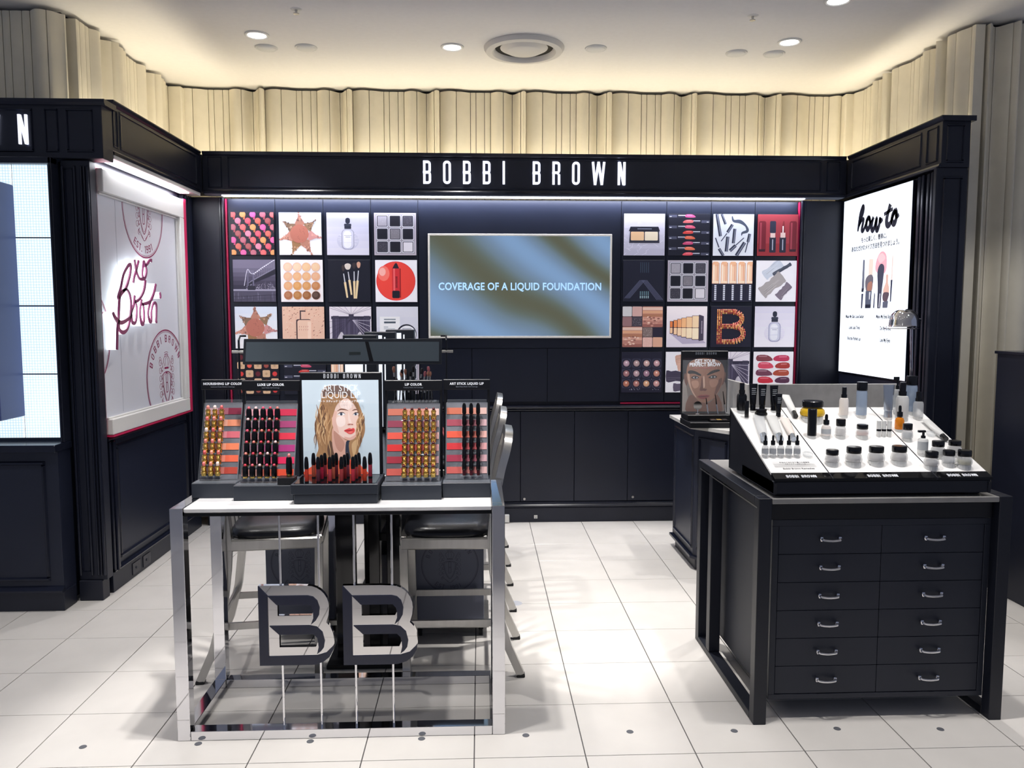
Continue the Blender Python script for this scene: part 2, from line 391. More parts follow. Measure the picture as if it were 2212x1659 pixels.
strip_cache = {}
wb = struct(B(-2.6, 3.2, 6.57, 6.65, 0, CEIL).build('wall_back', 'gap_shade'))
fluted(wb, (-2.41, 6.5), (3.03, 6.5), 2.2, 0.28)
wl = struct(B(-2.56, -2.48, 4.98, 6.57, 0, CEIL).build('wall_left', 'gap_shade'))
fluted(wl, (-2.41, 4.91), (-2.41, 6.5), 2.2, 0.1)
B(-5.0, -2.48, 4.98, 5.06, 0, CEIL).build('return_core', 'gap_shade', wl)
fluted(wl, (-4.4, 4.9), (-2.41, 4.9), 2.2, 0.25)
wr = struct(B(3.1, 3.18, 4.98, 6.57, 0, CEIL).build('wall_right', 'gap_shade'))
fluted(wr, (3.03, 6.5), (3.03, 4.88), 0.0, 0.2)
B(3.1, 5.1, 4.96, 5.04, 0, CEIL).build('return_core', 'gap_shade', wr)
fluted(wr, (3.03, 4.88), (4.9, 4.88), 0.0, 0.5)

for w_, x, y in ((wb, -2.36, 6.44), (wb, 2.98, 6.44)): B(x - .05, x + .06, y - .04, y + .12, 2.2, CEIL - .022, bev=.01).build('plaster_panel', 'cream', w_)

# ------------------------------------------------------------------ things on the ceiling
RING = MB().lathe([(0.058, -0.002), (0.066, -0.006), (0.075, -0.004), (0.078, 0.0), (0.078, 0.004), (0.058, 0.004)], 28).mesh('trim_ring', 'plastic_white')
DISC = MB().lathe([(0, -0.0005), (0.06, -0.0005), (0.06, 0.003), (0, 0.003)], 28).mesh('lamp_lens', 'lamp_disc')
for k, (x, y, w, ax, ay, cone) in enumerate(DOWNLIGHTS):
    t = thing('downlight', (['lit round downlight beside two unlit domes, on the script sign side', 'lit round downlight next to the large round vent', 'lit round downlight beside two unlit domes, on the lightbox side', 'lit round downlight above the drawer desk'] + ['unseen downlight placed in the ceiling in front of the booth'] * 20)[k], 'downlight', (x, y, CEIL - 0.004), group='lit downlights of the ceiling')
    put('trim_ring', RING, t); put('lamp_lens', DISC, t, (0, 0, 0.0))
    L = bpy.data.lights.new('downlight_beam', 'SPOT'); L.energy = w * 1.45; L.spot_size = math.radians(cone); L.spot_blend = 0.45; L.shadow_soft_size = 0.045; L.color = (1.0, 0.972, 0.945)
    lo = bpy.data.objects.new('downlight_beam', L); COL.objects.link(lo); lo.parent = t; lo.location = (0, 0, -0.02)
    lo.rotation_euler = (Vector((ax - x, ay - y, -3.3))).to_track_quat('-Z', 'Y').to_euler()
SPK = MB().lathe([(0, -0.016), (0.03, -0.0145), (0.056, -0.008), (0.062, -0.003), (0.064, 0.003), (0, 0.003)], 28).mesh('speaker_dome', 'plastic_white')
SPR = MB().lathe([(0.062, -0.002), (0.07, -0.005), (0.074, 0.0), (0.074, 0.003), (0.062, 0.003)], 28).mesh('rim', 'plastic_white')
for k, (x, y) in enumerate([(-1.426, 5.557), (-1.157, 5.537), (0.786, 5.477), (1.761, 5.532), (2.025, 5.54)]):
    lab = ['unlit shallow white dome cover in the ceiling beside the lit downlight', 'unlit shallow white dome cover in the ceiling, farther from a lit downlight', 'single white dome cover in the ceiling beside the large round vent',
           'unlit shallow white dome cover in the ceiling, farther from a lit downlight', 'unlit shallow white dome cover in the ceiling beside the lit downlight'][k]
    t = thing('ceiling_dome', lab, 'ceiling fitting', (x, y, CEIL - 0.003), group='unlit dome covers of the ceiling'); put('dome', SPK, t); put('rim', SPR, t)
t = thing('ceiling_vent', 'large round white ceiling air diffuser with raised rim and inner cone', 'air vent', (0.303, 5.487, CEIL))
MB().lathe([(0.195, 0.0), (0.2, -0.02), (0.215, -0.034), (0.255, -0.03), (0.268, -0.012), (0.27, -0.001), (0.195, -0.001)], 48).build('outer_rim', mat('vent_white', (212, 210, 208), rough=0.5), t)
MB().lathe([(0.0, -0.03), (0.11, -0.03), (0.118, -0.026), (0.16, -0.005), (0.16, -0.0015), (0.0, -0.0015)], 40).build('inner_cone', 'vent_white', t)
MB().lathe([(0.161, -0.0015), (0.194, -0.0015), (0.194, -0.003), (0.161, -0.003)], 40).build('dark_throat', 'gap_shade', t)
for k, (x, y) in enumerate([(-1.071, 4.873), (1.642, 4.865)]):
    t = thing('sprinkler', 'small sprinkler head in a pale ring on the ceiling', 'sprinkler', (x, y, CEIL), group='sprinkler heads of the ceiling')
    MB().lathe([(0, -0.004), (0.028, -0.004), (0.034, -0.0005), (0.034, 0.0)], 24).build('plate', 'plastic_white', t)
    MB().lathe([(0, -0.03), (0.017, -0.028), (0.017, -0.024), (0.006, -0.02), (0.008, -0.004), (0, -0.004)], 16).build('head', 'steel', t)
# ------------------------------------------------------------------ the navy booth
ZT, ZB = 2.745, 2.45                                                # top and underside of the fascia
def moulded(name, parent, m, fn, u0, u1, v0, v1, w=0.016, d=0.010):  # rectangular picture-frame moulding; fn maps (u, v, depth) to a point
    for nm, a, b, c, e in ((0, u0, u1, v1 - w, v1), (0, u0, u1, v0, v0 + w), (0, u0, u0 + w, v0 + w, v1 - w), (0, u1 - w, u1, v0 + w, v1 - w)):
        mb = MB(); vs = [fn(u, v, q) for q, i in ((0, 0), (d, 1)) for (u, v) in ((a + i * w * .3, c + i * w * .3), (b - i * w * .3, c + i * w * .3), (b - i * w * .3, e - i * w * .3), (a + i * w * .3, e - i * w * .3))]
        mb.add(vs, [(0, 1, 2, 3), (4, 5, 6, 7), (0, 1, 5, 4), (1, 2, 6, 5), (2, 3, 7, 6), (3, 0, 4, 7)]); mb.build(name, m, parent)
# --- back wall of the booth
YP = 5.98
bw = thing('display_wall', 'dark navy panelled back wall of the shop with cabinet doors below', 'wall unit', (0, YP, 0))
MBq = B(-2.02, 2.74, 0.012, 0.08, 0.0, 2.435); MBq.build('backing', 'navy', bw)
seams = [-1.845, -1.4955, -1.150, -0.800, -0.448, 1.058, 1.3985, 1.736, 2.0705, 2.391]
bounds = [(-1.845, -1.502), (-1.502, -1.152), (-1.152, -0.803), (-0.803, -0.455), (-0.455, 1.062), (1.062, 1.403), (1.403, 1.741), (1.741, 2.075), (2.075, 2.40)]
for a, b in bounds:
    if a == -0.455:
        B(a + .002, b - .002, 0.0, 0.012, 1.335, 2.43, bev=.0015).build('panel', 'navy_panel', bw)
        for c, e in ((-0.455, -0.06), (-0.06, 0.51), (0.51, 1.062)): B(c + .002, e - .002, 0.0, 0.012, 0.925, 1.331, bev=.0015).build('panel', 'navy_panel', bw)
    else: B(a + .002, b - .002, 0.0, 0.012, 0.925, 2.43, bev=.0015).build('panel', 'navy_panel', bw)
for s, xa, xb in ((1, -2.0, -1.87), (-1, 2.43, 2.70)):
    B(xa - (.112 if s > 0 else 0), xb + (0 if s > 0 else .06), -0.012, 0.012, 0.12, 2.44, bev=.003).build('corner_panel', 'navy', bw)
    for q in (0.0, 0.022): B((xb if s > 0 else xa) - 0.012 + s * q * 0 - (q if s > 0 else -q), (xb if s > 0 else xa) + 0.004 - (q if s > 0 else -q), -0.028 + q * .4, -0.012, 0.12, 2.44, bev=.003).build('fillet', 'navy_gloss', bw)
for xx in (-1.8565, 2.411): B(xx - .006, xx + .006, -0.004, 0.012, 0.9, 2.43).build('red_edge', 'red_edge', bw)
B(1.07, 2.40, -0.004, 0.012, 0.908, 0.918).build('red_edge', 'red_edge', bw)
led = MB(); prof = [(0.0, .858), (-.012, .86), (-.016, .866), (-.012, .874), (-.03, .878), (-.036, .887), (-.03, .896), (-.018, .9), (0.0, .9)]
led.prism(prof, -2.0, 2.72, lambda u, v, d: (d, u, v)); led.build('ledge', 'navy_gloss', bw)
xs = [0.306 + 0.4125 * k for k in range(-6, 7)]
for a, b in zip(xs, xs[1:]):
    a, b = max(a, -2.0), min(b, 2.70)
    if b - a > 0.05: B(a + .002, b - .002, -0.006, 0.012, 0.158, 0.852, bev=.002).build('cabinet_door', 'navy_panel', bw)
bp = MB(); bp.prism([(0.01, .112), (-.02, .112), (-.028, .118), (-.03, .13), (-.022, .14), (-.012, .146), (-.008, .154), (0.01, .154)], -2.05, 2.72, lambda u, v, d: (d, u, v)); bp.build('base_moulding', 'navy_gloss', bw)
B(-2.05, 2.72, -0.024, 0.012, 0.0, 0.112, bev=.002).build('baseboard', 'navy', bw)
for x, z in ((0.337, 0.178), (1.173, 0.186)): MB().cyl((x, -0.012, z), (x, 0.0, z), 0.009, n=12).build('lock', 'steel', bw)
t = thing('wall_outlet', 'small pale double wall socket set in the navy baseboard', 'socket', (0.423, YP - 0.024, 0.042))
B(-.013, .013, -.004, 0, -.013, .013, bev=.001).build('plate', 'plastic_white', t)
for dx in (-.005, .005): B(dx - .0012, dx + .0012, -.005, -.0035, -.002, .005).build('slot', 'black', t)
B(-.003, .003, -.005, -.0035, -.009, -.005).build('slot', 'black', t)
t = thing('cable_box', 'white cable box on the navy baseboard beside the chrome table post', 'cable box', (0.20, YP - 0.024, 0.035))
B(-.02, .02, -.03, 0, -.03, .03, bev=.004).build('box', 'plastic_white', t); B(-.012, .012, -.0315, -.029, -.02, .02, bev=.001).build('cover', 'frame_white', t)

# --- fascia above it, with the name and the strip light
fa = thing('fascia', 'long dark navy fascia board above the back wall with white lit lettering', 'fascia', (0.36, 5.86, ZB))
B(-2.337, 2.35, 0.0, 0.2, 0.012, ZT - ZB - 0.02, bev=.002).build('board', 'navy', fa)
MB().prism([(0.12, ZT - ZB - .03), (0.0, ZT - ZB - .03), (-.012, ZT - ZB - .02), (-.018, ZT - ZB - .006), (-.018, ZT - ZB), (0.12, ZT - ZB)], -2.333, 2.34, lambda u, v, d: (d, u, v)).build('top_moulding', 'navy_gloss', fa)
MB().prism([(0.0, .0), (-.012, .0), (-.012, .014), (-.004, .022), (0.0, .03)], -2.333, 2.34, lambda u, v, d: (d, u, v)).build('lower_moulding', 'navy_gloss', fa)
fr = lambda u, v, d: (u, -d, v)
moulded('panel_moulding', fa, 'navy_gloss', fr, -2.16, 2.16, 0.04, 0.262, .012, .006)
for xx in (-2.26, 2.24): moulded('panel_moulding', fa, 'navy_gloss', fr, xx - .04, xx + .06, 0.04, 0.262, .01, .006)
B(-2.333, 2.34, 0.012, 0.10, -0.004, 0.012).build('soffit', mat('soffit_grey', (120, 126, 140), rough=0.5), fa)
B(-2.22, 2.06, 0.04, 0.095, -0.0085, -0.004).build('strip_light', 'light_strip', fa)
P = 0.1435; wd = 0.0565
for grp, px0 in (('BOBBI', -0.765), ('BROWN', 0.0275)):
    letters(fa, grp, P, wd, 0.164, 0.0165, plane_front(px0, 0.0, 0.078), 'letter_lit', 0.012)
A = bpy.data.lights.new('strip_glow', 'AREA'); A.shape = 'RECTANGLE'; A.size = 4.2; A.size_y = 0.05; A.energy = 15; A.color = (0.86, 0.9, 1.0)
ao = bpy.data.objects.new('strip_glow', A); COL.objects.link(ao); ao.parent = fa; ao.location = (-0.08, 0.075, -0.012)

# --- cove strips hidden on top of the booth, lighting the plaster walls
def cove(x0, x1, y0, y1, label):
    t = thing('cove_light', label, 'light strip', ((x0 + x1) / 2, (y0 + y1) / 2, 2.56)); hx, hy = (x1 - x0) / 2, (y1 - y0) / 2
    B(-hx - .02, hx + .02, -hy - .02, hy + .02, 0, .02).build('housing', 'plastic_white', t)
    B(-hx, hx, -hy, hy, .02, .03).build('diffuser', 'light_warm', t)
    L = bpy.data.lights.new('cove_glow', 'AREA'); L.shape = 'RECTANGLE'; L.size = 2 * hx; L.size_y = 2 * hy; L.energy = 16 * COVE_W * max(hx, hy) * 2; L.color = (1.0, 0.89, 0.68)
    lo = bpy.data.objects.new('cove_glow', L); COL.objects.link(lo); lo.parent = t; lo.location = (0, 0, .034); lo.rotation_euler = (math.pi, 0, 0)
cove(-2.1, 2.8, 6.28, 6.34, 'warm cove light strip lying on top of the back wall behind the fascia')
cove(-2.3, -2.25, 4.9, 6.1, 'warm cove light strip lying on top of the wall with the script sign')
cove(2.93, 2.98, 5.0, 6.2, 'warm cove light strip lying on top of the wall with the tall lightbox')
roof = thing('booth_top', 'dark flat top board closing the navy booth behind the fascias', 'top board', (0.3, 6.2, 2.52))
B(-2.3, 2.4, -0.13, 0.2, 0, .03).build('board', 'navy', roof)

# --- left wall: wainscot, pilaster, white board with script sign, fascia with light panel
XL = -2.10
lw = thing('display_wall', 'dark navy side wall carrying the white board with the script sign', 'wall unit', (XL, 5.1, 0))
B(-0.2, -0.012, -0.60, 0.865, 0, 2.44).build('backing', 'navy', lw)
lf = lambda u, v, d: (d, u, v)
B(-0.012, 0.0, -0.60, 0.62, 0.13, 0.87, bev=.002).build('wainscot', 'navy_panel', lw)
moulded('panel_moulding', lw, 'navy_gloss', lf, -0.50, 0.60, 0.17, 0.84, .022, .014)
B(-0.012, 0.006, -0.60, 0.84, 0.0, 0.118, bev=.002).build('baseboard', 'navy', lw)
MB().prism([(-.012, .118), (.018, .118), (.022, .126), (.014, .136), (-.012, .142)], -0.60, 0.84, lambda u, v, d: (u, d, v)).build('base_moulding', 'navy_gloss', lw)
MB().prism([(-.012, .872), (.02, .876), (.026, .884), (.02, .892), (-.012, .896)], -0.62, 0.62, lambda u, v, d: (u, d, v)).build('ledge', 'navy_gloss', lw)
for a, b, d in ((-.60, -.58, .02), (-.57, -.55, .028), (-.54, -.52, .018), (.64, .66, .02), (.68, .70, .028), (.72, .75, .02), (.78, .84, .012)):
    B(-.012, d, a, b, 0.12, (2.44 if a > 0 else .87), bev=.004).build('fluting', 'navy_gloss', lw)
for k, yy in enumerate((4.80, 4.95)):
    t = thing('wall_outlet', 'dark blank socket plate set in the side wall baseboard', 'socket', (XL + .006, yy, 0.055), group='dark socket plates in a baseboard')
    B(0, .004, -.055, .055, -.035, .035, bev=.001).build('plate', 'navy_gloss', t); MB().cyl((.003, -.005, 0), (.007, -.005, 0), .008, n=10).build('screw', 'navy', t)
bd = thing('sign_board', 'white framed board printed with crimson round crests on the side wall', 'sign board', (XL, 5.08, 0.9))
BH = 1.485
B(0.0, 0.012, -0.62, 0.63, 0.0, BH, bev=.001).build('red_edge_panel', 'red_edge', bd)
B(0.012, 0.052, 0.588, 0.63, 0.0, BH, bev=.001).build('red_edge', 'red_edge', bd); B(0.012, 0.052, -0.60, 0.588, 0.0, 0.010).build('red_edge', 'red_edge', bd)
B(0.012, 0.018, -0.60, 0.555, 0.03, BH - 0.03).build('graphic_panel', 'board_white', bd)
for a, b, c, e in ((-.60, .585, BH - .135, BH - .008), (-.60, .585, .012, .10), (.515, .585, .10, BH - .135)):
    B(0.012, 0.052, a, b, c, e, bev=.004).build('frame', 'frame_white', bd)
for a, b, c, e in ((-.60, .515, BH - .147, BH - .135), (-.60, .515, .10, .11), (.503, .515, .11, BH - .147)):
    B(0.018, 0.032, a, b, c, e, bev=.003).build('frame_bead', 'frame_white', bd)
B(0.0182, 0.0186, -0.392, -0.390, .12, BH - .15).build('seam', 'txt_grey', bd)
def crest(items, cx, cy, r, col, word=True):                       # round emblem: rings, words on the circle, crown, shield with B
    def ringp(q, w, n=60): 
        for i in range(n):
            a, b = 2 * math.pi * i / n, 2 * math.pi * (i + 1) / n
            items.append(([(cx + q * math.cos(a), cy + q * math.sin(a)), (cx + q * math.cos(b), cy + q * math.sin(b)), (cx + (q - w) * math.cos(b), cy + (q - w) * math.sin(b)), (cx + (q - w) * math.cos(a), cy + (q - w) * math.sin(a))], col))
    ringp(r, r * .028); ringp(r * .955, r * .009)
    def arc_word(wd, a0, step, rad, inward):
        a = a0
        for ch in wd:
            if ch == ' ': a += step * .55; continue
            w, h = r * .085, r * .15; ca = math.radians(a); sx = -1 if inward else 1
            for p in glyph(ch, w, h, r * .02):
                q = []
                for u, v in p:
                    u -= w / 2
                    rr = rad + (v if not inward else h - v); an = ca + (-u if not inward else u) / rad
                    q.append((cx + rr * math.cos(an), cy + rr * math.sin(an)))
                items.append((q, col))
            a += step * (1.2 if ch == 'W' else .7 if ch in 'I.1' else 1)
    arc_word('BOBBI BROWN', 158, -13.2, r * .74, False)
    arc_word('EST. 1991', 236, 8.6, r * .74, True)
    S = lambda x, y: (cx + x * r, cy + y * r)
    def stroke(pts, w=.012, closed=False):
        for p in ribbon([S(*q) for q in pts], w * r, 4, closed): items.append((p, col))
    stroke([(-.19, .08), (-.2, -.1), (-.13, -.34), (0, -.5), (.13, -.34), (.2, -.1), (.19, .08), (0, .13)], .02, True)
    stroke([(-.16, .05), (-.165, -.1), (-.105, -.32), (0, -.46), (.105, -.32), (.165, -.1), (.16, .05), (0, .1)], .008, True)
    for p in glyph('B', r * .1, r * .42, r * .018): items.append(([(cx - .05 * r + u, cy - .3 * r + v) for u, v in p], col))
    items.append(([S(-.11, .19), S(.11, .19), S(.1, .23), S(-.1, .23)], col))
    for q in (-1, 1):
        stroke([(q * .1, .25), (q * .15, .36), (q * .1, .44), (q * .02, .46)], .014); stroke([(q * .04, .25), (q * .06, .36), (q * .02, .45)], .01)
        stroke([(q * .09, .47), (q * .06, .49), (0, .495)], .016); stroke([(q * .1, .52), (q * .05, .535), (0, .54)], .01)
        for k in range(5):
            y = .3 - k * .16
            stroke([(q * .21, y), (q * .3, y + .09), (q * .38, y + .04), (q * .34, y - .03), (q * .27, y), (q * .31, y + .03)], .009)
            stroke([(q * .21, y - .05), (q * .27, y - .1), (q * .24, y - .15), (q * .2, y - .12)], .012)
        stroke([(q * .17, .2), (q * .25, .34), (q * .3, .44), (q * .36, .42), (q * .32, .33)], .01)
        stroke([(q * .05, -.6), (q * .18, -.5), (q * .26, -.42), (q * .3, -.5), (q * .25, -.53)], .012)
    stroke([(-.18, -.5), (-.05, -.62), (.05, -.62), (.18, -.5)], .012)
BW_, BHH = 1.105, BH - .247                                         # printed area: Y -0.60..0.505, z 0.11..BH-0.137
its = []; CR = (150, 44, 92)
for (cy, cz, rr) in ((-.005, 1.33, .297), (-.818, .56, .30), (.267, .265, .322)):   # centres in board coordinates (y, z)
    tmp = []; crest(tmp, 0, 0, rr, CR)
    for p, c in tmp: its.append(([((u + cy + .60) / BW_, (v + cz - .11) / BHH) for u, v in p], c))
art('crest_print', its, BW_, BHH, PR, bd, plane_left(.0184, -.60 + BW_ / 2, .11 + BHH / 2), step=2e-7)
# script sign: crimson-faced letters standing off the board, lit from behind
sg = thing('script_sign', 'halo-lit crimson script lettering standing off the white crest board', 'lit sign', (XL + .018, 5.08, 1.5))
def bpt(px, py, X=XL + .075):                                       # pixel of the photograph -> (y, z) on the board plane
    cp, sp, cyw, syw = math.cos(PITCH), math.sin(PITCH), math.cos(YAW), math.sin(YAW)
    f = Vector((syw * cp, cyw * cp, -sp)); r = Vector((cyw, -syw, 0)); dn = f.cross(r)
    d = f + r * ((px - 1106) / FPX) + dn * ((py - 829.5) / FPX); k = X / d.x
    return (d.y * k - 5.08, CAM_H + d.z * k - 1.5)
zz = lambda pts: [bpt(195 + x / 6.914, 540 + y / 6.914) for x, y in pts]
STROKES = [([(430, 735), (425, 690), (460, 560), (500, 370), (560, 250), (600, 215), (605, 300), (580, 430), (530, 570), (465, 640), (430, 720)], [.012, .014, .01, .009, .011, .014, .012, .012, .014, .02, .014]),
           ([(440, 700), (432, 850), (425, 1040)], .012),
           ([(480, 610), (540, 590), (590, 660), (612, 780), (610, 900), (600, 990), (540, 1050), (470, 1085), (420, 1070), (370, 1000), (342, 935)], [.012, .01, .009, .009, .012, .014, .016, .018, .02, .014, .01]),
           ([(425, 1040), (410, 1180), (405, 1350), (402, 1490)], [.014, .012, .011, .01]),
           ([(430, 1110), (440, 1190), (490, 1230), (545, 1190), (580, 1110), (595, 1040)], [.008, .012, .018, .014, .01, .01]),
           ([(595, 1040), (620, 920), (650, 830), (660, 740), (665, 680)], .011), ([(620, 960), (625, 1060), (655, 1095), (685, 1050), (698, 920), (690, 820), (660, 770)], [.008, .012, .016, .011, .008, .008, .01]),
           ([(660, 770), (710, 755), (770, 680), (810, 580), (825, 450)], [.014, .014, .012, .014, .012]), ([(770, 740), (750, 860), (745, 960), (765, 1080), (785, 1105), (805, 1040), (805, 930), (795, 840), (770, 800)], [.01, .008, .008, .014, .018, .012, .009, .009, .012]),
           ([(770, 810), (830, 800), (900, 760), (950, 650), (980, 510)], [.012, .016, .014, .013, .011]), ([(900, 770), (870, 900), (870, 980), (895, 1070), (915, 1050), (915, 940), (930, 840), (955, 790), (985, 820), (990, 930), (985, 1060), (995, 1075)], [.012, .009, .009, .014, .014, .009, .009, .014, .015, .01, .011, .012]),
           ([(1040, 635), (1050, 690), (1045, 715)], .011), ([(665, 145), (685, 290), (720, 400), (750, 435), (800, 430), (830, 380), (840, 300), (820, 210), (800, 165), (790, 250), (780, 350), (790, 420)], [.009, .01, .01, .014, .016, .013, .01, .009, .008, .008, .008, .01]),
           ([(725, 160), (690, 300), (660, 400), (645, 490)], .01), ([(810, 240), (850, 210), (890, 155), (918, 160)], [.014, .012, .012, .016])]
face, glow = MB(), MB()
for k_, (pts, w) in enumerate(STROKES):
    Z = zz(pts); face, glow = MB(), MB()
    for p in ribbon(Z, [q * 1.3 for q in w] if isinstance(w, list) else w * 1.3, 6):
        face.prism(p, .052, .060, lambda u, v, d: (d, u, v)); glow.prism(p, .004, .052, lambda u, v, d: (d, u, v))
    o = face.build('letter_stroke', mat('crimson_face', (150, 60, 110), rough=0.3), sg); glow.build('stroke_glow', 'halo_light', o)
# fascia over the board
fl_ = thing('fascia', 'dark navy side fascia above the white crest board with a light panel beneath', 'fascia', (-2.0, 5.12, ZB))
B(-0.2, 0.0, -0.62, 0.94, 0.012, ZT - ZB - .02, bev=.002).build('board', 'navy', fl_)
MB().prism([(-.13, ZT - ZB - .03), (0.0, ZT - ZB - .03), (.012, ZT - ZB - .02), (.018, ZT - ZB - .006), (.018, ZT - ZB), (-.13, ZT - ZB)], -0.62, 0.74, lambda u, v, d: (u, d, v)).build('top_moulding', 'navy_gloss', fl_)
MB().prism([(0.0, .0), (.012, .0), (.012, .014), (.004, .022), (0.0, .03)], -0.62, 0.73, lambda u, v, d: (u, d, v)).build('lower_moulding', 'navy_gloss', fl_)
B(0.0, .016, .745, .94, 0.012, ZT - ZB - .02).build('corner_block', 'navy', fl_)
moulded('panel_moulding', fl_, 'navy_gloss', lf, -0.52, 0.68, 0.045, 0.255, .014, .007); moulded('panel_moulding', fl_, 'navy_gloss', lf, -0.605, -0.545, 0.045, 0.255, .01, .007)
B(-0.085, 0.01, -0.62, 0.72, -0.02, 0.012, bev=.002).build('soffit', 'frame_white', fl_)
B(-0.085, -0.02, -0.60, 0.58, -0.0245, -0.02).build('light_panel', 'light_white', fl_)
A = bpy.data.lights.new('soffit_glow', 'AREA'); A.shape = 'RECTANGLE'; A.size = 0.06; A.size_y = 1.15; A.energy = 7; A.color = (0.92, 0.95, 1.0)
ao = bpy.data.objects.new('soffit_glow', A); COL.objects.link(ao); ao.parent = fl_; ao.location = (-0.05, 0, -0.03)

# --- left front unit: pillar, fascia with lettering, LED showcase, cabinet
pl = thing('pilaster', 'dark navy fluted pilaster standing between the showcase and the crest board', 'pilaster', (-2.16, 4.385, 0))
B(-0.062, 0.088, 0.0, 0.07, 0.115, 2.40, bev=.003).build('shaft', 'navy', pl); B(-0.062, 0.066, -0.012, 0.07, 0.0, 0.115, bev=.003).build('plinth', 'navy', pl)
for a, b in ((-.058, -.046), (.004, .016), (.04, .05), (.058, .066), (.072, .085)): B(a, b, -0.014, 0.0, 0.14, 2.37, bev=.004).build('fluting', 'navy_gloss', pl)
moulded('panel_moulding', pl, 'navy_gloss', fr, -0.044, .002, .16, 2.36, .008, .006)
un = thing('showcase_fascia', 'navy front fascia with white letters above the bright LED showcase', 'fascia', (-2.5, 4.36, 2.405))
B(-1.0, 0.515, 0.0, 0.12, 0.0, 0.28, bev=.003).build('board', 'navy', un)
MB().prism([(0.12, .272), (-.01, .272), (-.02, .285), (-.02, .302), (0.12, .302)], -1.0, 0.54, lambda u, v, d: (d, u, v)).build('top_moulding', 'navy_gloss', un)
moulded('panel_moulding', un, 'navy_gloss', fr, -0.95, 0.16, .03, .255, .012, .008); moulded('panel_moulding', un, 'navy_gloss', fr, 0.22, 0.29, .03, .255, .01, .008); moulded('panel_moulding', un, 'navy_gloss', fr, 0.33, 0.47, .03, .255, .012, .008)
letters(un, 'OWN', 0.132, 0.047, 0.152, 0.0115, plane_front(-0.220, 0.0, 0.069), 'letter_lit', 0.012)
sh = thing('showcase', 'navy wall showcase with bright bluish grid-patterned LED back panels', 'showcase', (-2.75, 4.30, 0.9))
B(-0.85, 0.47, 0.10, 0.6, -0.9, 1.5).build('carcass', 'navy', sh)
B(-0.85, 0.522, 0.0, 0.06, 1.468, 1.5, bev=.002).build('top_rail', 'navy', sh); B(0.505, 0.522, 0.0, 0.075, -0.0, 1.5, bev=.003).build('stile', 'navy', sh)
B(0.509, 0.518, -0.012, 0.0, 0.0, 1.46, bev=.002).build('fluting', 'navy_gloss', sh)
m = bpy.data.materials.new('led_grid'); MATS['led_grid'] = m; m.use_nodes = True; nt = m.node_tree; b = nt.nodes['Principled BSDF']
tc = nt.nodes.new('ShaderNodeTexCoord'); mp = nt.nodes.new('ShaderNodeMapping'); br = nt.nodes.new('ShaderNodeTexBrick'); br.offset = 0; br.inputs['Scale'].default_value = 1.0
mp.inputs['Rotation'].default_value = (math.pi / 2, 0, 0)
br.inputs['Color1'].default_value = br.inputs['Color2'].default_value = (.80, .95, 1.0, 1); br.inputs['Mortar'].default_value = (.40, .58, .9, 1)
br.inputs['Mortar Size'].default_value = .0016; br.inputs['Brick Width'].default_value = .0145; br.inputs['Row Height'].default_value = .0145
nt.links.new(tc.outputs['Object'], mp.inputs[0]); nt.links.new(mp.outputs[0], br.inputs['Vector']); nt.links.new(br.outputs['Color'], b.inputs['Emission Color']); b.inputs['Emission Strength'].default_value = 1.15
for r_, (c, e) in enumerate(((.02, .36), (.368, .725), (.733, 1.085), (1.093, 1.468))):
    for a, bb in ((-.85, .288), (.295, .505)): B(a, bb, 0.05, 0.058, c, e).build('led_panel', 'led_grid', sh)
B(-.85, .524, -0.10, 0.075, -0.04, 0.0, bev=.004).build('counter_ledge', 'navy_gloss', sh)
B(-.85, .515, -0.06, 0.075, -0.80, -0.04, bev=.002).build('cabinet_front', 'navy_panel', sh)
moulded('panel_moulding', sh, 'navy_gloss', lambda u, v, d: (u, -.06 - d, v), -.6, .45, -.74, -.09, .022, .014)
B(-.85, .522, -0.075, 0.06, -0.9, -0.795, bev=.003).build('plinth', 'navy', sh)
MB().prism([(-.06, -.795), (-.09, -.795), (-.09, -.785), (-.07, -.77), (-.06, -.765)], -.85, .522, lambda u, v, d: (d, u, v)).build('base_moulding', 'navy_gloss', sh)
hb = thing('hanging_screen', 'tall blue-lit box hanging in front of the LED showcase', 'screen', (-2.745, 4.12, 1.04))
B(-.4, .30, 0.0, 0.22, 0.0, 1.22, bev=.004).build('case', mat('case_lit_blue', (70, 86, 140), rough=0.35), hb); B(-.4, .285, -0.004, 0.0, .015, 1.205).build('front_glass', 'black_gloss', hb)  # blue light on the case is put into its base colour

# --- right wall: lightbox, pilaster with end face, fascia
XR = 2.75
rw = thing('display_wall', 'dark navy side wall carrying the tall white lightbox', 'wall unit', (XR, 5.3, 0))
B(0.012, 0.16, -0.6, 0.66, 0, 2.44).build('backing', 'navy', rw)
rf = lambda u, v, d: (-d, u, v)
B(0.0, 0.012, -0.36, 0.66, 0.13, 1.14, bev=.002).build('wainscot', 'navy_panel', rw); moulded('panel_moulding', rw, 'navy_gloss', rf, -.30, .62, .2, 1.08, .02, .012)
B(-.006, 0.012, -.6, .7, 0, .118, bev=.002).build('baseboard', 'navy', rw)
for a, b, d in ((-.60, -.575, .02), (-.555, -.53, .028), (-.50, -.475, .02), (-.455, -.43, .028), (-.40, -.37, .018)): B(-d, .012, a, b, .12, 2.44, bev=.004).build('fluting', 'navy_gloss', rw)
B(-.05, .14, -.63, -.60, 0, 2.45, bev=.003).build('end_face', 'navy', rw)
moulded('panel_moulding', rw, 'navy_gloss', lambda u, v, d: (u, -.63 - d, v), -.01, .11, .2, 2.40, .016, .01)
fr_ = thing('fascia', 'dark navy side fascia above the tall white lightbox', 'fascia', (XR - .03, 5.3, ZB))
B(0.0, 0.17, -0.64, 0.76, 0.0, ZT - ZB - .02, bev=.002).build('board', 'navy', fr_)
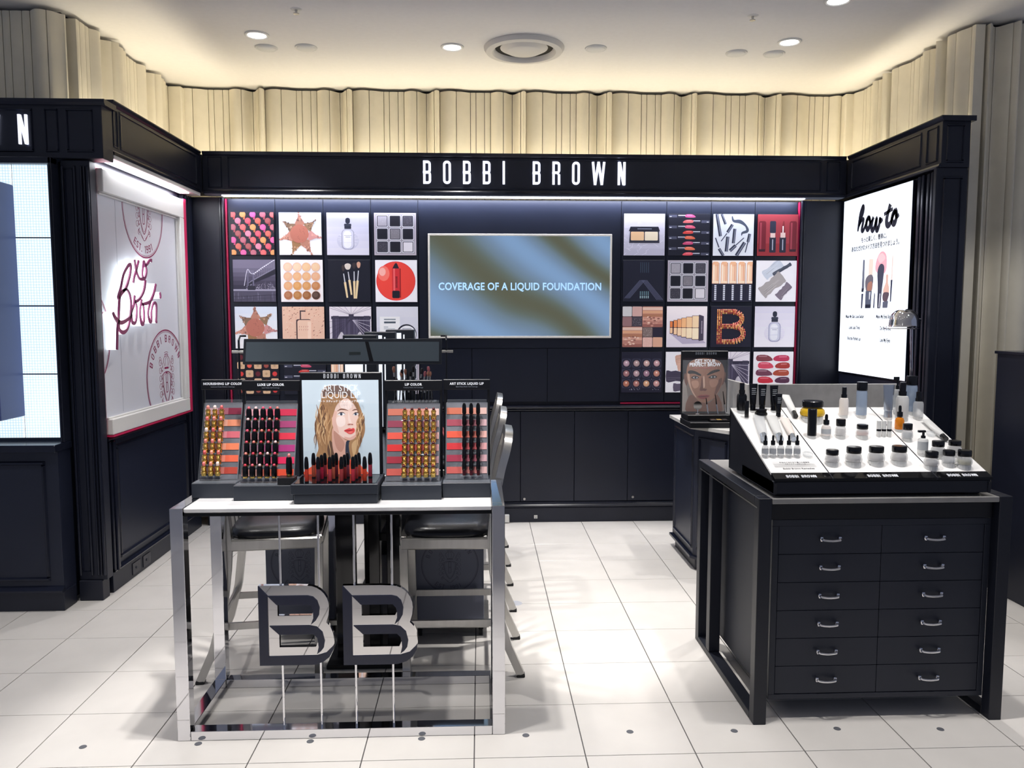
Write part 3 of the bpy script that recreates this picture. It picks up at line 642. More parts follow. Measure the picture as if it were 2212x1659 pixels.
MB().prism([(.19, ZT - ZB - .03), (0.0, ZT - ZB - .03), (-.012, ZT - ZB - .02), (-.018, ZT - ZB - .006), (-.018, ZT - ZB), (.19, ZT - ZB)], -0.66, 0.54, lambda u, v, d: (u, d, v)).build('top_moulding', 'navy_gloss', fr_)
moulded('panel_moulding', fr_, 'navy_gloss', rf, -.42, .50, .04, .25, .014, .007); moulded('panel_moulding', fr_, 'navy_gloss', rf, -.60, -.48, .04, .25, .012, .008)
MB().prism([(0.0, .0), (-.01, .0), (-.016, .008), (-.01, .02), (0.0, .026)], -0.64, .55, lambda u, v, d: (u, d, v)).build('lower_moulding', 'navy_gloss', fr_)

moulded('panel_moulding', fr_, 'navy_gloss', lambda u, v, d: (u + .03, -.64 - d, v - 2.45), -.005, .105, 2.475, 2.70, .014, .008)

# --- dark block at the right edge
t = thing('partition_block', 'tall plain dark navy block standing against the plaster wall', 'partition', (3.345, 3.85, 0))
B(-.40, .4, -.6, .55, 0.0, 1.37, bev=.004).build('body', 'navy', t); B(-.41, .41, -.61, .56, 1.362, 1.378, bev=.002).build('cap', 'navy_gloss', t)
# ------------------------------------------------------------------ the square prints on the back wall
K_, W_ = (22, 24, 38), (240, 238, 244)
def bg(c): return [(rect(0, 0, 1, 1), c)]
def mix(a, b, t): return tuple(a[i] + (b[i] - a[i]) * t for i in range(3))
def grad(c0, c1, n=8, horiz=False): return [((rect(i / n, 0, (i + 1) / n, 1) if horiz else rect(0, i / n, 1, (i + 1) / n)), mix(c0, c1, i / (n - 1))) for i in range(n)]
def a_dots():
    o = bg(K_); C = [(214, 92, 96), (150, 70, 76), (216, 140, 84), (204, 120, 150), (206, 84, 150), (200, 74, 96), (170, 90, 110), (190, 90, 80)]; q = R.choice
    for r in range(7):
        for c in range(5):
            x, y = (0.04 if r % 2 == 0 else .16) + c * .235, .95 - r * .15; col = C[(r * 3 + c * 2) % 8]
            o += [(line(x + .05, y, x + .03, y - .12, .04), mix(col, (140, 40, 40), .4)), (circ(x, y, .072), col), (circ(x - .01, y + .01, .055), mix(col, (255, 220, 210), .12))]
    return o
def a_star():
    o = grad((236, 234, 240), (206, 214, 230), 6)
    C = [(176, 122, 106), (128, 102, 84), (190, 132, 118), (150, 112, 80), (176, 122, 106), (196, 138, 138), (138, 108, 84)]
    for k in range(7):
        a = math.pi / 2 + k * 2 * math.pi / 7 + .05; l = .47 + .04 * math.sin(k * 5)
        b = [(0.5 + .24 * math.cos(a - .5), .5 + .24 * math.sin(a - .5)), (.5 + l * math.cos(a), .5 + l * math.sin(a)), (.5 + .24 * math.cos(a + .5), .5 + .24 * math.sin(a + .5))]
        o.append((smooth([b[0], (mix(b[0] + (0,), b[1] + (0,), .6)[:2]), b[1], (mix(b[2] + (0,), b[1] + (0,), .55)[:2]), b[2]], 3), C[k]))
        for j in range(26):
            t = R.uniform(.3, 1.15); w = (1.15 - t) * .1; d = R.uniform(-w, w)
            x, y = .5 + (.18 + t * (l - .16)) * math.cos(a) - d * math.sin(a), .5 + (.18 + t * (l - .16)) * math.sin(a) + d * math.cos(a)
            o.append((circ(x, y, R.uniform(.006, .03), 6, a0=R.random()), mix(C[k], R.choice([(70, 50, 50), (235, 190, 170)]), R.uniform(.1, .5))))
    o.append((circ(.48, .5, .22, 26), (176, 108, 94)))
    for j in range(10): x = .48 + R.uniform(-.05, .16); y = .5 + R.uniform(-.16, .16); o.append((line(x, y, x + R.uniform(-.05, .05), y + R.uniform(-.07, .07), .006), (140, 80, 72)))
    return o
def a_dropper(c0=(206, 204, 222), c1=(184, 184, 206)):
    o = grad(c0, c1, 6)
    o.append((circ(.5, .34, .26, 26, .22), mix(c0, c1, .8)))
    for k in range(26): a = k * .2417; o.append((line(.5 + .13 * math.cos(a), .36 + .16 * math.sin(a), .5 + R.uniform(.17, .27) * math.cos(a), .36 + R.uniform(.17, .25) * math.sin(a), .005), (228, 228, 240)))
    o += [(rrect(.35, .13, .65, .61, .1), (150, 150, 176)), (rrect(.37, .15, .63, .60, .09), (196, 196, 214)), (rrect(.40, .17, .58, .57, .08), (226, 226, 238)), (rect(.44, .42, .56, .435), (150, 150, 170)), (rect(.41, .46, .59, .472), (160, 160, 178)), (rect(.4, .29, .6, .3), (190, 190, 206)),
          (rect(.42, .62, .58, .74), (38, 42, 60)), (rrect(.445, .74, .555, .88, .05), (34, 38, 56)), (rect(.41, .70, .59, .72), (54, 58, 78))]
    return o
def a_palette(f=1.0):
    o = bg((178, 170, 184)) + [(rect(.03, .03, .97, .97), (150, 146, 160))]
    C = [(58, 56, 68), (24, 24, 34), (206, 202, 212), (22, 24, 36), (120, 116, 126), (22, 24, 36), (158, 154, 166), (24, 24, 36), (70, 68, 80)]
    for r in range(3):
        for c in range(3):
            x, y = .055 + c * .305, .055 + r * .305; o += [(rrect(x, y, x + .28, y + .285, .03), (212, 212, 222)), (rrect(x + .012, y + .014, x + .268, y + .271, .025), (60, 60, 74)), (rrect(x + .03, y + .03, x + .25, y + .255, .012), C[r * 3 + c])]
            if C[r * 3 + c][0] > 50:
                for j in range(30): px, py = x + R.uniform(.035, .24), y + R.uniform(.035, .245); o.append((circ(px, py, .005, 5), mix(C[r * 3 + c], (230, 230, 240), .35)))
    return o
def a_night_bridge():
    o = grad((52, 48, 66), (104, 98, 122), 10)[:]
    o = [(p, mix((44, 40, 60), (112, 106, 130), min(1, max(0, (i - 3) / 5)))) for i, (p, c) in enumerate(o)]
    for k in range(24): x = .3 + k * .03; h = R.uniform(.04, .2); o.append((rect(x, .27, x + .026, .29 + h), mix((60, 56, 76), (130, 126, 150), R.random() * .4)))
    for k in range(60): o.append((rect(R.uniform(.3, 1), R.uniform(.29, .44), 0, 0)[:1] * 3, W_)) if 0 else None
    for k in range(70): x, y = R.uniform(.3, .99), R.uniform(.29, .42); o.append((rect(x, y, x + .008, y + .012), (190, 184, 204)))
    o += [(rect(0, .26, 1, .3), (150, 146, 168)), (rect(0, 0, 1, .26), (72, 68, 88)), ([(.25, .36), (.4, .48), (1, .78), (1, .66), (.42, .42)], (34, 32, 48)), ([(.3, .40), (.42, .5), (1, .82), (1, .79), (.42, .475)], (120, 116, 140))]
    for x in (.33, .46): o.append((rect(x, .3, x + .035, .74), (96, 92, 116)))
    o += [(rect(.33, .68, .495, .75), (110, 106, 130)), (rect(.34, .28, .52, .38), (36, 34, 50))]
    for p in ribbon([(.26, .38), (.34, .76), (.42, .68), (.5, .68), (.7, .82), (1, 1.0)], .014, 8): o.append((p, (200, 196, 214)))
    for k in range(12): x = .5 + k * .042; o.append((line(x, .52 + (x - .5) * .58, x, .64 + (x - .5) * .66, .004), (150, 146, 168))); o.append((circ(x, .66 + (x - .5) * .7, .012, 8), (236, 234, 246)))
    for k in range(20): x = R.random(); o.append((line(x, R.uniform(.1, .25), x + .002, R.uniform(.02, .1), .012), (96, 92, 114)))
    for k in range(8): x = .04 + k * .14; o.append((line(x, 0, x, .16, .008), (44, 42, 58)))
    return o + [(line(0, .12, 1, .17, .01), (44, 42, 58)), (line(0, .05, 1, .1, .006), (50, 48, 64))]
def a_foundations():
    o = bg((236, 230, 234)); C = [(232, 196, 172), (234, 200, 172), (228, 186, 146), (226, 188, 156), (226, 178, 146), (226, 172, 128), (222, 170, 126), (218, 166, 132), (220, 164, 122), (212, 152, 92), (204, 146, 92), (186, 124, 80), (166, 104, 72), (176, 118, 68), (150, 94, 56), (74, 50, 44)]
    for r in range(4):
        for c in range(4): x, y = .17 + c * .22, .83 - r * .225; k = C[r * 4 + c]; o += [(circ(x + .01, y - .012, .108, 22), (200, 190, 196)), (circ(x, y, .108, 22), (206, 172, 160)), (circ(x, y, .098, 22), k), (circ(x - .015, y + .015, .06, 14), mix(k, (255, 235, 215), .12))]
    return o
def a_brushes():
    o = bg(K_)
    for (x0, y0, x1, y1, col, hw) in ((.36, .74, .45, .1, (60, 50, 52), .035), (.47, .78, .55, .17, (206, 196, 190), .075), (.62, .8, .62, .08, (52, 44, 48), .045), (.73, .82, .66, .08, (196, 150, 130), .045)):
        xm, ym = x0 + (x1 - x0) * .42, y0 + (y1 - y0) * .42; dx, dy = x1 - x0, y1 - y0; L = math.hypot(dx, dy)
        o += [(line(xm, ym, x1, y1, .055, .04), (222, 198, 158)), (line(x0 + dx * .1, y0 + dy * .1, xm, ym, .022, .026), (196, 198, 208)), (smooth([(x0 - hw * .55, y0), (x0 - hw, y0 + .1), (x0, y0 + .14), (x0 + hw, y0 + .1), (x0 + hw * .55, y0)], 4), col)]
    return o
def a_crayon():
    o = bg((232, 230, 240)) + [(circ(.49, .5, .47, 40), (206, 60, 66)), (circ(.49, .5, .455, 40), (222, 66, 58)), (circ(.2, .68, .14, 20, .18), (232, 110, 100)), (circ(.17, .72, .08, 16, .1), (238, 170, 164)), (rect(.425, .1, .61, .8), (150, 30, 34)), (rect(.4, .12, .58, .8), (196, 44, 52)), (rect(.43, .14, .47, .8), (222, 96, 100)), (rrect(.4, .09, .58, .27, .03), (28, 26, 38)), ([(.41, .8), (.57, .8), (.53, .9), (.5, .94), (.46, .9)], (36, 30, 42))]
    for k in range(10): y = .34 + k * .028; o.append((rect(.48, y, .53, y + .016), (90, 20, 30)))
    return o
def a_powder():
    o = bg((224, 184, 164))
    for k in range(260): x, y = R.random(), R.random(); s = R.uniform(.004, .02); o.append((line(x, y, x + s * 1.6, y + s * R.uniform(.4, 1.5), s * .8), R.choice([(150, 104, 90), (120, 80, 74), (240, 206, 188), (200, 158, 138)])))
    o += [(rrect(.33, .0, .68, .7, .04), (72, 54, 58)), (rrect(.36, .0, .70, .68, .05), (228, 190, 170)), (rect(.43, .7, .56, .9), (220, 182, 164)), ([(.42, .7), (.45, .7), (.45, .88), (.56, .88), (.56, .91), (.42, .91)], (62, 48, 54)), (rect(.6, .0, .68, .64), (240, 204, 186))]
    for r in range(2):
        for c in range(5): x = .4 + c * .05; y = .5 - r * .07; o.append((line(x, y, x + .012, y + .04, .008), (150, 110, 98)))
    return o
def a_day_bridge(sh=0.0):
    o = grad((200, 194, 208), (222, 214, 226), 5) + [(rect(.06, .0, .97, .74), (74, 68, 92)), (rect(.04, .7, .99, .77), (48, 44, 64)), (rect(.46, .68, .58, .82), (60, 56, 76)), (rect(.08, .7, .22, .78), (60, 56, 76)), (rect(.82, .7, .96, .78), (60, 56, 76))]
    for cx in (.28, .72): o += [(smooth([(cx - .12, -.05), (cx - .12, .15), (cx, .4), (cx + .12, .15), (cx + .12, -.05)], 5), (222, 216, 228))]
    for k in range(46): x = .07 + k * .0195; o.append((line(x, 0, x, .72, .006), R.choice([(40, 36, 56), (98, 92, 118), (56, 52, 72)])))
    for k in range(9): t = (k - 4) / 4; o.append((line(.52, .8, .52 + t * .75, 1.05, .005), (60, 56, 76)))
    for k in range(5): o.append((line(.55, .68, 1.0, .66 - k * .14, .012), (176, 170, 188))); o.append((line(.5, .68, .0, .64 - k * .15, .005), (44, 40, 60)))
    return o
def a_remedy():
    o = grad((196, 196, 212), (206, 206, 220), 4) + [(rect(.08, .25, .56, .76), (226, 226, 232)), (circ(.72, .34, .24, 32), (36, 36, 50)), (circ(.73, .33, .215, 32), (224, 224, 234)), (rect(.18, .68, .46, .71), (120, 130, 138)), (rect(.18, .6, .46, .645), (70, 80, 92)), (rect(.17, .5, .28, .52), (140, 150, 156)), (rect(.17, .46, .44, .475), (150, 158, 166))]
    for k in range(6): o.append((rect(.62, .46 - k * .045, .84 - .03 * (k % 2), .475 - k * .045), (110, 116, 130)))
    return o
def a_bottles_lips():
    o = bg((26, 22, 32))
    for r in range(5):
        for c in range(5):
            x, y = .1 + c * .2, .9 - r * .2
            if (r + c) % 2: o += [(rrect(x - .09, y - .08, x + .09, y + .09, .03), (206, 172, 140)), (circ(x, y, .03, 12), (186, 150, 120))]
            else: k = R.choice([(150, 74, 66), (206, 60, 60), (96, 34, 46), (222, 92, 78)]); o += [(circ(x, y, .07, 16), (60, 30, 36)), (circ(x, y, .055, 16), k)]
    return o
def a_lipsticks():
    o = bg(K_); C = [(190, 80, 130), (198, 96, 100), (196, 80, 110), (190, 62, 58), (206, 96, 70), (186, 70, 110), (214, 110, 80), (206, 80, 92)]
    for k in range(8):
        y = .95 - k * .13; L = k % 2 == 0; X = (lambda x: x) if L else (lambda x: 1 - x)
        o += [(rect(min(X(.0), X(.2)), y - .035, max(X(.0), X(.2)), y + .03), (70, 72, 92)), (rect(min(X(.23), X(.42)), y - .03, max(X(.23), X(.42)), y + .03), (46, 48, 66)), (rect(min(X(.23), X(.42)), y + .008, max(X(.23), X(.42)), y + .024), (206, 208, 220)),
              (smooth([(X(.42), y - .03), (X(.42), y + .035), (X(.58), y + .035), (X(.65), y - .03)], 4), C[k]), (line(X(.44), y + .02, X(.57), y + .02, .01), mix(C[k], (255, 220, 230), .5)), (rect(min(X(.02), X(.07)), y - .02, max(X(.02), X(.07)), y - .005), (220, 220, 232))]
    return o
def a_sticks():
    o = bg((240, 234, 236)) + [(rect(0, 0, 1, .44), (34, 34, 52))]
    for k in range(5):
        x = .09 + k * .215; o += [(rect(x - .09, .44, x + .09, .94), (150, 112, 104)), (rect(x - .085, .44, x + .078, .93), (236, 196, 168)), (rrect(x - .075, .86, x + .07, .97, .03), (228, 176, 140)), (rect(x - .06, .46, x - .03, .9), (250, 226, 208)), (rect(x + .03, .46, x + .055, .9), (214, 160, 132)), (rect(x - .08, .46, x + .075, .5), (246, 214, 192))]
        for j in range(8): o.append((rect(x - .025, .04 + j * .047, x + .025, .075 + j * .047), (206, 208, 222)))
        o.append((rect(x + .1, .02, x + .106, .42), (20, 20, 32)))
    return o
def a_compact():
    o = grad((176, 174, 194), (206, 204, 220), 6)
    for k in range(60): x, y = R.random(), R.random(); o.append((line(x, y, x + R.uniform(-.12, .12), y + R.uniform(-.1, .1), .006), (216, 214, 230)))
    o += [([(.12, .58), (.88, .58), (.84, .69), (.16, .69)], (26, 28, 44)), ([(.13, .3), (.87, .3), (.86, .58), (.15, .58)], (40, 40, 56)), (rrect(.17, .36, .49, .57, .02), (218, 180, 142)), (rrect(.51, .36, .83, .57, .02), (222, 208, 186)), (rect(.33, .63, .68, .645), (140, 144, 164))]
    return o
def a_mascara():
    o = grad((210, 214, 226), (206, 212, 226), 4)
    for p in ribbon([(.46, .95), (.5, .84), (.66, .82), (.8, .72), (.84, .6), (.72, .55), (.7, .48)], [.03, .06, .09, .05, .07, .05, .01], 6): o.append((p, (70, 78, 96)))
    for a, b, c, d, w in ((.08, 1, .18, .47, .075), (.2, 1, .3, .76, .06), (.47, .75, .35, .56, .07), (.34, .54, .2, .35, .022), (.53, .65, .5, .3, .075), (.36, .46, .33, .1, .08), (.06, .43, .15, .2, .03), (.15, .17, .26, .0, .07), (.76, .43, .56, .25, .025), (.56, .25, .42, .12, .08), (.9, .53, .86, .33, .07), (.86, .33, .8, .08, .025), (.78, .32, .58, .0, .085)):
        o += [(line(a, b, c, d, w), (46, 50, 68)), (line(a + .012, b, c + .012, d, w * .25), (130, 136, 156))]
    return o
def a_red_tubes():
    o = bg((150, 54, 64)) + [(rect(0, 0, 1, .3), (136, 40, 48))]
    for x, k in ((.12, 0), (.38, 1), (.63, 2), (.88, 0)):
        if k == 0: o += [(rrect(x - .09, .1, x + .09, .84, .05), (104, 26, 40)), (rect(x - .06, .14, x - .02, .8), (150, 60, 74)), (rect(x - .08, .1, x + .08, .16), (50, 20, 34))]
        else:
            o += [(rrect(x - .08, .08, x + .08, .46, .02), (34, 34, 52)), (rect(x - .06, .44, x + .06, .56), (214, 188, 184))] + ([(rrect(x - .075, .55, x + .075, .84, .03), (40, 42, 62))] if k == 1 else [([(x - .05, .56), (x + .05, .56), (x + .03, .84), (x, .84)], (120, 36, 46)), (rect(x - .015, .56, x + .015, .72), (220, 206, 206))])
            o.append((rect(x - .012, .14, x + .012, .4), (170, 172, 190)))
    return o
def a_pencils():
    o = bg((28, 30, 46))
    for k in range(5):
        x = .43 + k * .048; o += [(line(x, .7, x, .95, .014), (60, 74, 92)), (rect(x - .012, .08, x + .012, .14), (150, 176, 186)), (rect(x - .012, .15, x + .012, .25), (96, 124, 136)), (line(.42 + k * .03, .52, .04 + k * .03, .08, .01), (92, 96, 124)), (line(.46 + k * .03, .52, .84 + k * .036, .04, .01), (96, 100, 130))]
    return o
def a_smears(sh=0):
    o = bg((228, 226, 234))
    def smear(x0, y0, x1, y1, w, c):
        dx, dy = x1 - x0, y1 - y0; L = math.hypot(dx, dy); nx, ny = -dy / L, dx / L; p = []
        for k in range(9): t = k / 8; q = w * (.9 + R.uniform(-.15, .15)); p.append((x0 + dx * t + nx * q, y0 + dy * t + ny * q))
        for k in range(9): t = 1 - k / 8; q = w * (.9 + R.uniform(-.15, .15)); p.append((x0 + dx * t - nx * q, y0 + dy * t - ny * q))
        o.append((smooth(p, 2), c))
        for k in range(10): q = R.uniform(-.8, .8) * w; t = R.uniform(0, .5); o.append((line(x0 + dx * t + nx * q, y0 + dy * t + ny * q, x0 + dx * (t + .45) + nx * q, y0 + dy * (t + .45) + ny * q, .008), mix(c, R.choice([(255, 255, 255), (40, 40, 50)]), .22)))
    if sh == 0:
        smear(.2, .62, .62, .95, .13, (188, 194, 208)); smear(.42, .66, .86, .92, .045, (66, 72, 88)); smear(.15, .2, .66, .62, .15, (158, 152, 154)); smear(.55, .1, .84, .42, .1, (118, 108, 122)); o.append((rect(.9, .0, 1, 1), (228, 226, 234)))
    else:
        smear(.25, .78, .9, .9, .13, (196, 156, 140)); smear(.3, .62, .95, .7, .1, (206, 166, 150)); smear(.02, .4, .95, .4, .14, (66, 60, 80)); smear(.2, .12, .9, .14, .1, (92, 84, 104))
    return o
def a_mosaic():
    o = bg((60, 50, 58))
    def sw(x0, y0, x1, y1, c, tex=0):
        o.append((rrect(x0 + .006, y0 + .006, x1 - .006, y1 - .006, .02), c))
        if tex == 1:
            for k in range(40): o.append((circ(R.uniform(x0 + .02, x1 - .02), R.uniform(y0 + .02, y1 - .02), .006, 5), mix(c, (230, 220, 220), .5)))
        if tex == 2:
            n = 6
            for k in range(n): y = y0 + .01 + k * (y1 - y0 - .02) / n; o.append((rect(x0 + .01, y, x1 - .01, y + (y1 - y0) / n * .8), [(148, 94, 88), (176, 122, 112), (206, 158, 142), (170, 116, 92), (212, 160, 128), (224, 190, 178)][k]))
            for k in range(20): x, y = R.uniform(x0 + .05, x1 - .1), R.uniform(y0 + .03, y0 + (y1 - y0) * .5); o.append((circ(x, y, .035, 10, .02), R.choice([(190, 140, 128), (140, 90, 84), (226, 190, 176)])))
    sw(0, .75, .24, 1, (206, 204, 208)); sw(.24, .75, .49, 1, (206, 166, 162)); sw(0, .51, .24, .75, (148, 112, 116)); sw(.24, .51, .49, .75, (70, 64, 76), 1); sw(.49, .49, 1, 1, (190, 130, 116), 2); sw(0, 0, .5, .51, (178, 122, 110), 2)
    sw(.5, .25, .75, .49, (122, 106, 104), 1); sw(.75, .25, 1, .49, (40, 36, 54)); sw(.5, 0, .75, .25, (214, 172, 164), 1); sw(.75, 0, 1, .25, (208, 160, 138)); return o
def a_compact_row():
    o = grad((216, 208, 222), (238, 228, 234), 5); C = [(222, 124, 70), (226, 140, 84), (230, 158, 110), (236, 178, 130), (238, 194, 152), (240, 208, 172)]
    o.append(([(.08, .34), (.9, .17), (.98, .1), (.4, .08)], (176, 166, 190)))
    for k in range(6):
        x = [.08, .17, .265, .365, .485, .63][k]; w = .07 + k * .019; y0, y1 = .34 - k * .03, .63 + k * .027; ym = (y0 + y1) / 2
        o += [(rect(x, y0 - .01, x + w + .025, y1 + .01), (44, 40, 54)), (rrect(x + .008, ym + .005, x + w, y1, .012), C[k]), (rrect(x + .008, y0 + .005, x + w, ym - .008, .012), mix(C[k], (250, 238, 214), .6))]
    o += [([(.8, .15), (.92, .17), (.92, .76), (.8, .8)], (70, 64, 82))]
    for k in range(9): y = .34 + k * .035; o.append((rect(.86, y, .885, y + .02), (190, 180, 196)))
    return o
def a_letter_b():
    o = bg((26, 26, 44)); pts = []
    for k in range(18): pts += [(.17, .12 + k * .046), (.215, .12 + k * .046), (.26, .12 + k * .046)]
    for y in (.12, .165, .5, .545, .86, .905):
        for k in range(8): pts.append((.3 + k * .042, y))
    for k in range(12):
        a = -math.pi / 2 + k * math.pi / 11
        for rr in (.17, .21, .25): pts.append((.58 + rr * 1.1 * math.cos(a), .335 + rr * .86 * math.sin(a))); pts.append((.56 + rr * 1.0 * math.cos(a), .705 + rr * .78 * math.sin(a)))
    for x, y in pts: c = R.choice([(226, 92, 84), (236, 130, 110), (206, 62, 76), (238, 160, 120)]); o += [(rect(x - .013, y - .045, x + .013, y + .005), R.choice([(190, 130, 60), (150, 60, 50), (226, 176, 110)])), (circ(x, y + .012, .019, 8), c), (circ(x - .004, y + .016, .008, 6), (250, 214, 200))]
    return o
def a_pots():
    o = bg((28, 28, 46)); C = [(176, 112, 92), (172, 116, 110), (206, 158, 126), (196, 148, 146), (160, 112, 116), (180, 150, 158), (160, 124, 142), (190, 130, 114), (180, 150, 166), (176, 148, 150), (196, 162, 160), (190, 150, 158)]
    for r in range(3):
        for c in range(4): x, y = .12 + c * .25, .22 + r * .25; k = C[r * 4 + c]; o += [(rrect(x - .115, y - .11, x + .115, y + .115, .05), (52, 52, 72)), (circ(x, y, .1, 20), (20, 20, 34)), (circ(x, y, .078, 18), mix(k, (60, 50, 60), .2)), (circ(x, y + .005, .055, 16), k), (circ(x, y + .02, .022, 10), mix(k, (255, 250, 245), .6))]
    for k in range(20): o.append((circ(R.random(), R.choice([.07, .09, .33]), .008, 5), (170, 170, 190)))
    return o
def a_bullets():
    o = bg((236, 232, 240)); L = [(.84, (126, 62, 72), (186, 52, 86)), (.66, (206, 72, 96), (166, 56, 52)), (.48, (112, 64, 84), (170, 76, 58)), (.3, (196, 48, 66), (86, 50, 74)), (.11, (84, 48, 76), (116, 48, 80))]
    for i, (y, a, b) in enumerate(L):
        dx = .05 if i % 2 else 0
        o += [(smooth([(.1 + dx, y - .07), (.1 + dx, y + .07), (.36 + dx, y + .07), (.48 + dx * .4, y - .06)], 3), a), (smooth([(.5 + dx, y + .0), (.62 + dx, y + .07), (.87 + dx * .4, y + .06), (.87 + dx * .4, y - .07), (.55 + dx, y - .07)], 3), b),
              (line(.13 + dx, y + .045, .34 + dx, y + .045, .022), mix(a, (255, 230, 240), .4)), (line(.64 + dx, y + .03, .84, y + .035, .022), mix(b, (255, 230, 240), .4))]
    return o
GRID = [[('rows of lip colour dots on black', a_dots), ('a star of crushed powder in the top row', a_star), ('a dropper bottle on lilac grey', a_dropper), ('a nine-pan grey eyeshadow palette in the top row', a_palette)],
        [('a lit suspension bridge at night', a_night_bridge), ('sixteen round foundation pots', a_foundations), ('four makeup brushes on black', a_brushes), ('a red crayon on a red disc', a_crayon)],
        [('a star of crushed powder, above the long dark mirror', a_star), ('a bottle shape pressed in peach powder', a_powder), ('a stone bridge tower above the long dark mirror', a_day_bridge), ('a box and a round jar lid', a_remedy)],
        [('beige bottles and lip dots on black', a_bottles_lips), ('two rows of lipsticks on black behind the lip racks', a_lipsticks), ('foundation sticks behind the lip racks', a_sticks), ('an eyeshadow palette behind the makeup brushes', a_palette)]]
GRID2 = [[('an open powder compact on grey fur', a_compact), ('a column of lipsticks on black in the top row', a_lipsticks), ('scattered mascara wands', a_mascara), ('lip tubes on a red ground', a_red_tubes)],
         [('thin pencils crossed on black', a_pencils), ('a nine-pan grey eyeshadow palette in the second row', a_palette), ('five foundation sticks in a row', a_sticks), ('grey and mauve cream smears', a_smears)],
         [('a mosaic of shimmer powders', a_mosaic), ('a receding row of powder compacts', a_compact_row), ('a letter B made of lipsticks', a_letter_b), ('a pale dropper bottle on white', lambda: a_dropper((232, 228, 238), (208, 204, 222)))],
         [('twelve shimmer pots on black', a_pots), ('dark cream smears beside the brow poster', lambda: a_smears(1)), ('a stone bridge arch beside the brow poster', a_day_bridge), ('ten cut lipstick tips', a_bullets)]]
S_ = 0.312
def picture(x, z, desc, fn):
    t = thing('picture_panel', 'square backlit picture panel showing ' + desc, 'picture', (x, YP - .0005, z), group='square pictures on the back wall')
    B(-S_ / 2, S_ / 2, -.010, 0, -S_ / 2, S_ / 2, bev=.001).build('board', 'black', t)
    art('print', fn(), S_ - .003, S_ - .003, PR_LIT, t, plane_front(0, -.010, 0))
def rowz(r): return 2.174 + .005 - r * .3445
for r in range(4):
    for c in range(4):
        picture(-1.666 + c * .3475 + r * .004, rowz(r), *GRID[r][c]); picture(1.234 + c * .3378 - r * .002, rowz(r) + .004, *GRID2[r][c])
# ------------------------------------------------------------------ the large screen
tv = thing('television', 'wide flat screen in a thin pale frame showing a caption over blue waves', 'television', (0.303, YP, 1.797))
B(-.683, .683, -.03, -.0005, -.383, .383, bev=.003).build('case', 'black', tv)
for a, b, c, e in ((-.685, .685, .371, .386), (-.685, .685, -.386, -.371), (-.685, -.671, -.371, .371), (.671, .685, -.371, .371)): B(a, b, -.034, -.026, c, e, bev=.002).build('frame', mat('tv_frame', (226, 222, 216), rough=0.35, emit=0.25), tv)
m = bpy.data.materials.new('screen_waves'); MATS['screen_waves'] = m; m.use_nodes = True; nt = m.node_tree; b = nt.nodes['Principled BSDF']
tc = nt.nodes.new('ShaderNodeTexCoord'); mp = nt.nodes.new('ShaderNodeMapping'); wv = nt.nodes.new('ShaderNodeTexWave'); rp = nt.nodes.new('ShaderNodeValToRGB')
mp.inputs['Rotation'].default_value = (0, math.radians(-38), 0); mp.inputs['Location'].default_value = (.1, 0, .08); wv.inputs['Scale'].default_value = 0.62; wv.inputs['Distortion'].default_value = 5.5; wv.inputs['Detail'].default_value = 1.0; wv.inputs['Detail Scale'].default_value = 1.1; wv.bands_direction = 'Z'
e = rp.color_ramp.elements; e[0].position = 0.0; e[0].color = lin((106, 108, 88)); e[1].position = 1.0; e[1].color = lin((146, 182, 226))
for p_, c_ in ((.14, (112, 124, 116)), (.36, (124, 146, 162)), (.68, (134, 162, 194))): q = e.new(p_); q.color = lin(c_)
nt.links.new(tc.outputs['Object'], mp.inputs[0]); nt.links.new(mp.outputs[0], wv.inputs['Vector']); nt.links.new(wv.outputs['Fac'], rp.inputs[0]); nt.links.new(rp.outputs[0], b.inputs['Emission Color'])
b.inputs['Emission Strength'].default_value = 0.7; b.inputs['Base Color'].default_value = (.01, .01, .012, 1); b.inputs['Roughness'].default_value = .12
B(-.671, .671, -.0305, -.029, -.371, .371).build('screen', 'screen_waves', tv)
mat('caption_blue', (150, 200, 250), emit=0.95, ecol=(168, 208, 255))
text('caption', 'COVERAGE OF A LIQUID FOUNDATION', .077, 'caption_blue', tv, plane_front(0, -.031, -.028), ext=.0003, sx=.845, bold=.0016, space=1.04)

# ------------------------------------------------------------------ the lightbox on the right wall
lb = thing('lightbox', 'tall white backlit poster box with black script heading and printed brushes', 'lightbox', (XR, 5.453, 1.155))
LW, LH = .95, 1.275
B(-.018, -.0005, -LW / 2, LW / 2, 0, LH, bev=.001).build('case', 'navy_gloss', lb)
B(-.0195, -.018, -LW / 2 + .003, LW / 2 - .003, .003, LH - .003).build('diffuser', 'lamp_white', lb)
PLB = lambda u, v: plane_right(-.0197, LW / 2 - u, v)              # u from the far edge towards the viewer, v up
hz = lambda pts: [((x - 55) / 1440 * LW * (1 - .06 * (x - 55) / 1440) + .012, 0, 0) for x, y in pts]
def rpt(px, py):
    cp, sp, cyw, syw = math.cos(PITCH), math.sin(PITCH), math.cos(YAW), math.sin(YAW)
    f = Vector((syw * cp, cyw * cp, -sp)); r = Vector((cyw, -syw, 0)); dn = f.cross(r); d = f + r * ((px - 1106) / FPX) + dn * ((py - 829.5) / FPX); k = (XR - .02) / d.x
    return (5.453 + LW / 2 - d.y * k, CAM_H + d.z * k - 1.155)
hp = lambda pts: [rpt(1820 + x / 9.757, 390 + y / 9.757) for x, y in pts]
sc_ = MB()
def script(mb, pts, w, M4, d=.0006):
    for p in ribbon(pts, w, 6): mb.prism(p, 0, d, lambda u, v, q: tuple(M4 @ Vector((u, v, q))))
M0 = plane_right(-.0197, LW / 2, 0)
